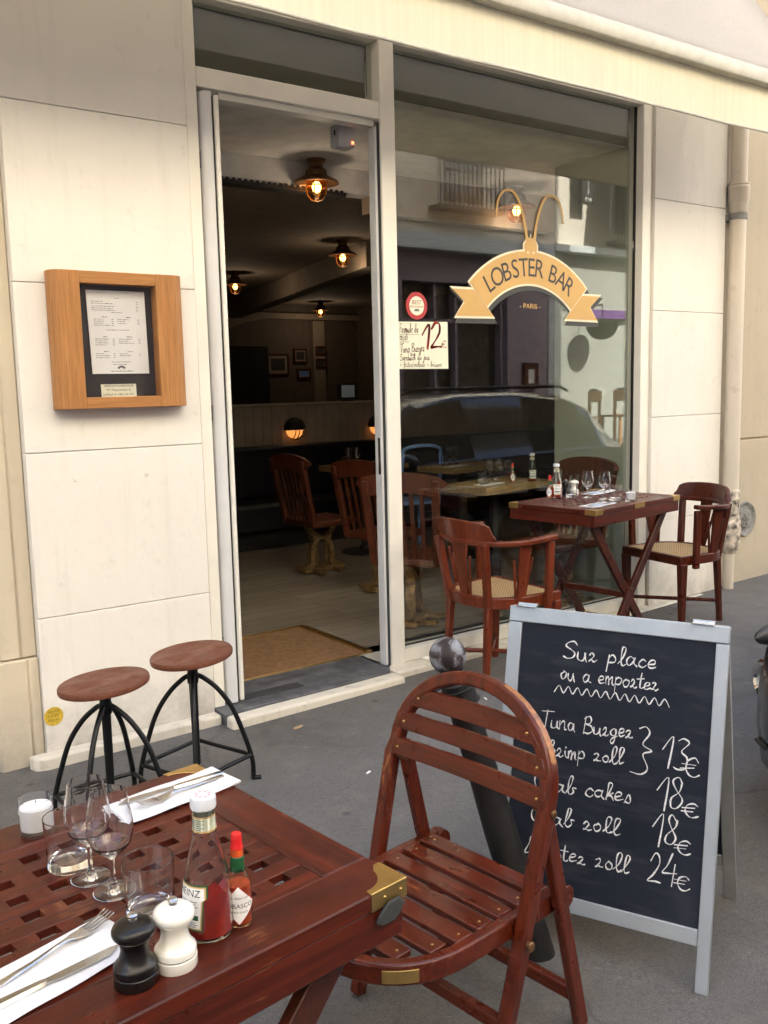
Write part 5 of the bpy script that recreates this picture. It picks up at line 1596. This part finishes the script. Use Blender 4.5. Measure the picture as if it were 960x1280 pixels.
# partition with wainscot and two half dome lamps
pt = thing('dining_partition', 'half height boarded partition behind the dark banquette', 'partition', (0, 0, 0))
mb = MB()
x = .96
while x < 9.7: mb.box(x, x + .098, 4.2, 4.24, .03, 1.33); x += .10
mb.build('boarding', m_wains, pt, .002)
mb = MB(); mb.box(.96, 9.79, 4.17, 4.4, 1.331, 1.36); mb.build('cap_rail', m_wains, pt, .006)
def wall_lamp(label, loc):
    t = thing('wall_lamp', label, 'wall lamp', loc, 0, 'half dome wall lamps')
    n = 20
    mb = MB(); mb.sphere((0, 0, 0), .12, 24, 16, sc=(1, .8, .95))
    mb.v = [Vector((v.x, min(v.y, .0), v.z if v.z > -.012 else -.012)) for v in mb.v]
    mb.build('hood', m_dark, t)
    mb = MB(); mb.sphere((0, 0, -.005), .098, 24, 14, sc=(1, .78, .95))
    mb.v = [Vector((v.x, min(v.y, -.001), min(v.z, -.016))) for v in mb.v]
    mb.build('diffuser', m_emis_w, t)
    mb = MB()
    for dx in (-.048, -.012, .03, .075):
        r = math.sqrt(max(.0005, .108 ** 2 - dx * dx))
        mb.tube([(dx + .02 * math.sin(R_(a)), -.80 * r * math.cos(R_(a - 90)) if 0 else -.80 * r * math.sin(R_(a)), -.014 + -.95 * r * (1 - abs(math.cos(R_(a)))) if 0 else -.016 - .9 * r * math.cos(R_(90 - a)) * 0 - .9 * r * math.cos(R_(a))) for a in range(90, -1, -10)], .005, 6)
    mb.build('guard', m_dark, t)
    return t
wall_lamp('glowing half dome wall lamp on the partition, the left one in the doorway', (4.69, 4.165, 1.108))
wall_lamp('glowing half dome wall lamp on the partition, partly hidden by the door frame', (5.70, 4.165, 1.098))

bq = thing('banquette', 'long black leather banquette along the boarded partition', 'bench', (0, 0, 0))
mb = MB(); mb.box(1.2, 9.6, 3.62, 4.1, .20, .46); mb.build('seat', m_leather, bq, .03)
mb = MB(); mb.box(1.2, 9.6, 4.02, 4.16, .46, .96); mb.build('backrest', m_leather, bq, .03)
mb = MB(); mb.box(1.25, 9.55, 3.7, 4.1, .03, .2); mb.build('plinth', m_dark, bq)

# framed pictures and the screen at the back
def picture(label, x0, x1, z0, z1, mt, y=10.37, group='framed pictures on the rear wall'):
    t = thing('framed_picture', label, 'picture', ((x0 + x1) / 2, y, (z0 + z1) / 2), 0, group)
    w_, h_ = (x1 - x0) / 2, (z1 - z0) / 2
    mb = MB(); mb.box(-w_, w_, -.02, .01, -h_, -h_ + .03); mb.box(-w_, w_, -.02, .01, h_ - .03, h_); mb.box(-w_, -w_ + .03, -.02, .01, -h_ + .03, h_ - .03); mb.box(w_ - .03, w_, -.02, .01, -h_ + .03, h_ - .03); mb.build('frame', m_pub, t, .004)
    mb = MB(); mb.box(-w_ + .03, w_ - .03, -.008, .01, -h_ + .03, h_ - .03); mb.build('mount', m_wains, t)
    mb = MB(); mb.box(-w_ * .62, w_ * .62, -.010, -.008, -h_ * .55, h_ * .55); mb.build('print', mt, t)
picture('widest framed picture, left of the others on the dark rear wall', 7.88, 8.315, 1.74, 2.11, m_dkgrey, 10.48)
picture('framed picture just right of the widest one on the rear wall', 8.42, 8.69, 1.95, 2.20, m_dkgrey, 10.48)
picture('upper small picture on the pale post of the rear wall', 8.81, 9.02, 2.09, 2.24, m_dkgrey)
picture('lower small picture on the pale post of the rear wall', 8.81, 9.02, 1.86, 2.02, m_dkgrey)
picture('lowest small framed picture on the rear wall', 8.48, 8.76, 1.67, 1.85, m_blue, 10.48)
tl = thing('till_screen', 'small till screen standing on the partition rail', 'screen', (5.42, 4.3, 1.36), R_(-12))
mb = MB(); mb.box(-.11, .11, -.01, .012, .02, .19); mb.build('case', m_dark, tl, .006)
mb = MB(); mb.box(-.065, .08, -.0125, -.0105, .04, .165); mb.build('display', m_screen, tl)
mb = MB(); mb.box(-.05, .05, -.04, .05, 0, .012); mb.bar((0, .01, .01), (0, .012, .05), .03, .02); mb.build('stand', m_dark, tl, .003)
db_ = thing('dark_cupboard', 'tall black cupboard against the left of the rear wall', 'cupboard', (7.3, 10.2, .03))
mb = MB(); mb.box(-.36, .36, -.2, .27, 0, 2.18); mb.build('carcass', m_dark, db_, .006)
mb = MB(); mb.box(-.35, -.004, -.215, -.201, .1, 2.15); mb.box(.004, .35, -.215, -.201, .1, 2.15); mb.build('door', m_dkgrey, db_, .004)

# doormat let into the floor
dm = thing('doormat', 'tan coir doormat in a brass frame let into the floor', 'doormat', (0, 0, 0))
mb = MB(); mb.box(1.93, 2.835, .295, 1.02, .0302, .036); mb.build('mat', m_coir, dm, .002)
mb = MB(); mb.box(1.90, 2.87, 1.021, 1.05, .0302, .040); mb.box(2.836, 2.872, .29, 1.0205, .0302, .046); mb.box(1.93, 2.835, .286, .2945, .0302, .037); mb.build('brass_frame', m_brass, dm, .001)

# pub chairs on ornate cast pedestals
def pub_chair(label, loc, rz):
    t = thing('pedestal_chair', label, 'chair', loc, rz, 'slatted pedestal chairs in the dining room')
    zs = .44
    mb = MB(); mb.box(-.21, .22, -.21, .21, zs - .05, zs); mb.build('seat', m_pub, t, .012)
    for s in (-1, 1):
        mb = MB(); mb.bar((-.19, s * .195, zs - .04), (-.30, s * .215, .92), .045, .04, up=(1, 0, 0)); mb.build('stile', m_pub, t, .005)
    for k in range(5):
        y = -.12 + .06 * k
        mb = MB(); mb.bar((-.195, y, zs - .01), (-.285, y * 1.05, .86), .026, .012, up=(1, 0, 0)); mb.build('slat', m_pub, t, .002)
    mb = MB()
    top = [(-.275 - .05 * math.cos(R_(a)) * .4, .235 * math.sin(R_(a)), .86 + .05 * math.cos(R_(a))) for a in range(-88, 89, 11)]
    mb.sweep(top, .03, .12, (0, 0, 1)); mb.build('top_rail', m_pub, t, .008)
    mb = MB()
    for s in (-1, 1):
        mb.sweep(spline([(0, s * .13, zs - .05), (0, s * .11, zs - .10), (0, s * .045, zs - .145), (0, s * .05, zs - .17), (0, s * .09, zs - .23), (0, s * .10, .12), (0, s * .10, .07), (0, s * .19, .035)], 4), .042, .05, (1, 0, 0))
        mb.sweep(spline([(0, s * .035, zs - .15), (0, s * .055, zs - .2), (0, s * .045, .10), (0, s * .06, .06)], 4), .012, .03, (1, 0, 0))
    mb.bar((0, -.2, .028), (0, .2, .028), .11, .03); mb.bar((0, -.10, zs - .16), (0, .10, zs - .16), .05, .03); mb.bar((-.16, 0, zs - .06), (.16, 0, zs - .06), .05, .02)
    mb.bar((-.15, -.1, .026), (.15, -.1, .026), .06, .026); mb.bar((-.15, .1, .026), (.15, .1, .026), .06, .026)
    mb.v = [Vector((v.y * .95, -v.x * 1.1, v.z)) for v in mb.v]
    mb.build('cast_pedestal', m_castgold, t, .004)
    return t
pc = pub_chair('slatted chair on an ornate pedestal, farthest back of those seen in the doorway', (3.90, 2.46, .031), R_(3))
dup(pc, (3.90, 1.56, .031), R_(14), 'slatted pedestal chair half hidden by the right door frame')
dup(pc, (3.47, .67, .031), R_(38), 'slatted pedestal chair just behind the left edge of the shop window')
dup(pc, (4.50, .43, .031), R_(178), 'dark slatted pedestal chair against the sage wall behind the window glass')

def cafe_table(label, loc, rz, L=.70, W=.60, top=.79):
    t = thing('dining_table', label, 'table', loc, rz, 'dining tables with butcher block tops')
    mb = MB(); mb.box(0, L, 0, W, top - .05, top); mb.build('top', m_butcher, t, .004)
    mb = MB(); mb.tube([(L / 2, W / 2, .02), (L / 2, W / 2, top - .06)], .04, 16); mb.build('column', m_dark, t)
    mb = MB(); mb.lathe([(0, 0), (.22, 0), (.22, .012), (.06, .03), (.05, .06), (0, .06)], 28, ctr=(L / 2, W / 2, 0)); mb.build('foot', m_dark, t)
    mb = MB(); mb.box(L / 2 - .2, L / 2 + .2, W / 2 - .2, W / 2 + .2, top - .062, top - .051); mb.build('top_plate', m_dark, t)
    return t
ct = cafe_table('butcher block dining table right behind the shop window', (4.10, .69, .031), R_(9), W=.42)
ZT = .031 + .79 + .0005
dup(ct, (4.92, 1.99, .031), R_(9), 'butcher block dining table farther inside behind the blue chair')
dup(ct, (4.35, 2.72, .031), R_(4), 'dark dining table in front of the banquette')
ketchup_bottle('ketchup bottle on the butcher block table inside the window', (4.63, .80, ZT), R_(-125), .03)
hot_sauce('hot sauce bottle on the butcher block table inside the window', (4.50, .86, ZT), R_(-125))
wine_glass('left wine glass on the butcher block table inside the window', (4.47, 1.06, ZT))
wine_glass('right wine glass on the butcher block table inside the window', (4.56, 1.06, ZT))
tumbler('tumbler on the butcher block table inside the window', (4.36, 1.02, ZT))
napkin('folded napkin on the butcher block table inside the window', (4.28, .86, ZT), R_(14), seed=12)
knife('knife on the napkin on the butcher block table inside the window', (4.28, .86, ZT + .005), R_(12))
wine_glass('left wine glass on the dining table behind the blue chair', (5.16, 2.33, ZT))
wine_glass('right wine glass on the dining table behind the blue chair', (5.25, 2.35, ZT))
tumbler('tumbler on the dining table behind the blue chair', (5.06, 2.27, ZT))
napkin('folded napkin on the dining table behind the blue chair', (5.06, 2.13, ZT), R_(12), seed=14)
wine_glass('left wine glass on the dark table in front of the banquette', (4.52, 2.95, ZT))
wine_glass('right wine glass on the dark table in front of the banquette', (4.62, 2.97, ZT))
tumbler('tumbler on the dark table in front of the banquette', (4.44, 2.9, ZT))
bc = thing('blue_chair', 'blue tubular chair inside, behind the dining tables below the lunch poster', 'chair', (5.09, 2.82, .031), R_(80))
mb = MB(); mb.tube(spline([(-.2, -.19, .42), (-.24, -.19, .85), (-.25, -.15, .93), (-.255, 0, .95), (-.25, .15, .93), (-.24, .19, .85), (-.2, .19, .42)], 6), .016, 10); mb.build('back_frame', m_blue, bc)
mb = MB(); mb.box(-.2, .2, -.2, .2, .42, .45); mb.build('seat', m_blue, bc, .01)
for sx in (-1, 1):
    for sy in (-1, 1):
        mb = MB(); mb.tube([(sx * .18, sy * .18, .42), (sx * .2, sy * .2, 0)], .013, 8); mb.build('leg', m_blue, bc)

# ================================================================== across the street (seen mirrored in the pane)
OY = -10.55
b1_ = thing('lilac_shop_building', 'building across the street with a lilac shopfront, mirrored in the window', 'building', (0, 0, 0))
g0 = -.2
mb = MB()
mb.box(-26, 14.95, OY - 6, OY, 4.42, 14.0)
mb.build('wall', m_oppst, b1_, smooth=False)
mb = MB()
xx = -20.0
for a, b in [(-26, 10.0), (10.55, 11.0), (13.75, 14.95)]: mb.box(a, b, OY - .4, OY + .02, g0, 4.10)
mb.box(10.0, 13.75, OY - .4, OY, 3.52, 4.10)
mb.box(10.0, 13.75, OY - .4, OY, g0, .55)
mb.build('shop_wall', m_lilac, b1_, .01)
mb = MB(); mb.box(-26, 14.95, OY - .4, OY + .28, 4.10, 4.20); mb.box(-26, 14.95, OY - .4, OY + .22, 4.20, 4.42); mb.build('cornice', m_paleblue, b1_, .01)
mb = MB(); mb.box(10.0, 13.75, OY - .30, OY - .28, .55, 3.52); mb.build('shop_glass', m_carglass, b1_, smooth=False)
for x in (10.02, 11.9, 12.45, 13.70):
    mb = MB(); mb.box(x - .035, x + .035, OY - .28, OY - .1, .55, 3.52); mb.build('glazing_bar', m_lilac, b1_)
mb = MB(); mb.box(11.0, 13.75, OY - .28, OY - .12, 2.74, 2.82); mb.build('glazing_bar', m_lilac, b1_)
mb = MB(); mb.box(-26, 14.9, OY - .3, OY + .05, 4.65, 4.70)
for x in [i * 2.3 - 22 for i in range(16)]:
    pass
mb.build('string_course', m_oppst, b1_)
for x in [-19, -14, -9, -4, 1, 5.5, 9.3, 12.55]:
    for z in (5.0, 8.6, 11.4):
        mb = MB(); mb.box(x - .62, x + .62, OY - .05, OY + .05, z, z + 2.2)
        f_ = mb.build('window', m_frame, b1_)
        mb = MB(); mb.box(x - .52, x - .03, OY + .052, OY + .058, z + .08, z + 2.1); mb.box(x + .03, x + .52, OY + .052, OY + .058, z + .08, z + 2.1); mb.build('pane', m_carglass, f_, smooth=False)
        if z < 6:
            mb = MB(); mb.box(x - .85, x + .85, OY + .0, OY + .35, z - .12, z - .04)
            mb.box(x - .85, x + .85, OY + .32, OY + .35, z + .75, z + .79)
            for k in range(15): mb.box(x - .83 + k * .118, x - .81 + k * .118, OY + .325, OY + .345, z - .04, z + .75)
            mb.build('balcony', m_iron, b1_)
dc = thing('wall_cabinet', 'brown notice cabinet on the lilac shopfront across the street', 'cabinet', (14.38, OY + .06, 1.66))
mb = MB(); mb.box(-.2, .2, -.04, .05, -.28, .28); mb.build('case', m_pub, dc, .01)
mb = MB(); mb.box(-.10, .08, .051, .054, -.16, .14); mb.build('sheet', m_paper, dc)
b2_ = thing('cafe_building', 'pale building across the street with a cafe front, mirrored in the window', 'building', (0, 0, 0))
mb = MB(); mb.box(15.0, 34, OY - 6, OY - .05, 4.45, 13.0); mb.build('wall', m_oppst, b2_, smooth=False)
mb = MB(); mb.box(14.95, 15.35, OY - .4, OY + .05, g0, 4.3); mb.build('pilaster', m_paleblue, b2_, .01)
mb = MB(); mb.box(15.35, 34, OY - .4, OY - .05, 3.1, 4.3); mb.box(15.35, 34, OY - .4, OY - .08, g0, 3.1); mb.build('shop_wall', m_oppgrey, b2_, smooth=False)
mb = MB(); mb.box(14.95, 34, OY - .4, OY + .25, 4.30, 4.45); mb.build('ledge', m_paleblue, b2_, .01)
for x in (17.6, 20.8, 24.0):
    for z in (4.75, 8.0):
        mb = MB(); mb.box(x - .6, x + .6, OY - .1, OY + .02, z, z + 2.2); f_ = mb.build('window', m_frame, b2_)
        mb = MB(); mb.box(x - .5, x - .03, OY + .022, OY + .028, z + .08, z + 2.1); mb.box(x + .03, x + .5, OY + .022, OY + .028, z + .08, z + 2.1); mb.build('pane', m_carglass, f_, smooth=False)
        mb = MB(); mb.box(x - .75, x + .75, OY + .3, OY + .33, z + .75, z + .79)
        for k in range(14): mb.box(x - .73 + k * .112, x - .715 + k * .112, OY + .305, OY + .325, z - .1, z + .75)
        mb.box(x - .75, x + .75, OY - .02, OY + .34, z - .18, z - .1); mb.build('balcony', m_iron, b2_)
caw = thing('cafe_awning', 'large dark awning on the cafe across the street', 'awning', (0, 0, 0))
mb = MB(); mb.prism([(OY - .02, 6.6), (OY + 1.3, 5.55), (OY + 1.3, 5.52), (OY - .02, 6.56)], 16.4, 19.6, ex=(0, 1, 0), ey=(0, 0, 1), ez=(1, 0, 0)); mb.build('canvas', m_dkgrey, caw)
mb = MB(); mb.box(16.4, 19.6, OY + 1.29, OY + 1.31, 5.30, 5.54); mb.build('valance', m_dkgrey, caw)
cs = thing('cafe_fascia', 'purple fascia board on the cafe across the street', 'sign', (0, 0, 0))
mb = MB(); mb.box(15.9, 21.0, OY - .05, OY + .06, 2.93, 3.12); mb.build('board', m_purple, cs)
bs = thing('bar_sign', 'dark projecting bar sign with upright white letters across the street', 'sign', (15.95, OY, 5.9))
mb = MB(); mb.box(-.20, .20, .15, .25, -.55, .42); mb.bar((0, 0, .2), (0, .15, .2), .03, .03); mb.build('panel', m_char, bs, .006)
mb = MB()
for i, ch in enumerate('RESTAURANT'):
    v_, f_ = text_geo(ch, .085); x0, x1, y0, y1 = text_size(v_)
    mb.add([(-(v.x - (x0 + x1) / 2), .2515, .32 - i * .075 + v.y) for v in v_], f_)
v_, f_ = text_geo('BAR', .12); x0, x1, y0, y1 = text_size(v_)
mb.add([(-(v.x - (x0 + x1) / 2), .2515, -.50 + v.y) for v in v_], f_)
mb.build('lettering', m_paper, bs, smooth=False)

def terrace_chair(label, loc, rz):
    t = thing('terrace_chair', label, 'chair', loc, rz, 'orange terrace chairs across the street')
    mb = MB(); mb.box(-.25, .25, -.25, .25, .60, .64); mb.build('seat', m_orangew, t, .006)
    for sx in (-1, 1):
        for sy in (-1, 1):
            mb = MB(); mb.bar((sx * .22, sy * .22, 0), (sx * .22, sy * .22, 1.14 if sy < 0 else .6), .05, .05, up=(1, 0, 0)); mb.build('leg', m_orangew, t)
    mb = MB(); mb.box(-.27, .27, -.25, -.21, .95, 1.16); mb.build('backrest', m_orangew, t, .005)
    mb = MB(); mb.box(-.16, .16, -.208, -.19, .93, 1.20); mb.build('back_pad', m_dark, t, .005)
    return t
m_orangew = M('orange_wood', (.55, .24, .06), .5)
tc = terrace_chair('left orange wooden terrace chair mirrored at the right of the window', (14.55, -9.1, G(14.6)), R_(165))
dup(tc, (15.45, -9.0, G(15.4)), R_(195), 'right orange wooden terrace chair mirrored at the right of the window')
hb = thing('hanging_basket', 'black half round basket hung under the purple fascia across the street', 'basket', (16.15, OY + .5, 2.78))
mb = MB(); mb.sphere((0, 0, 0), .36, 24, 14)
mb.v = [Vector((v.x, v.y, min(v.z, 0))) for v in mb.v]
mb.build('bowl', m_dark, hb)
mb = MB(); mb.tube([(0, 0, 0), (0, 0, .42)], .012, 8); mb.bar((0, 0, .40), (0, -.48, .40), .03, .03); mb.build('hook', m_dark, hb)

sc_ = MB(); sc_.prism([(-.028, -.008), (.0, -.012), (.03, -.004), (.024, .008), (-.01, .010), (-.03, .004)], .0, .004)
tag(sc_.build('paper_scrap', M('tan_scrap', (.38, .27, .14), .9), None, .001, loc=(2.02, -.34, G(2.02) + .0005), rot=(0, 0, R_(15))), 'small tan scrap of paper lying on the pavement in front of the doorstep', 'scrap')
for k, (x_, y_, a_) in enumerate(((1.98, -.95, 20), (2.9, -.62, 75), (1.2, -1.35, 130))):
    sc_ = MB(); sc_.tube([(-.012, 0, .004), (.012, 0, .004)], .0038, 10)
    o_ = sc_.build('cigarette_butt', m_paper, None, loc=(x_, y_, G(x_)), rot=(0, 0, R_(a_)))
    tag(o_, ('cigarette butt on the pavement between the doorstep and the folding chair', 'cigarette butt on the pavement beside the left armchair', 'cigarette butt on the pavement between the stools and the foreground table')[k], 'cigarette butt', 'cigarette butts on the pavement')
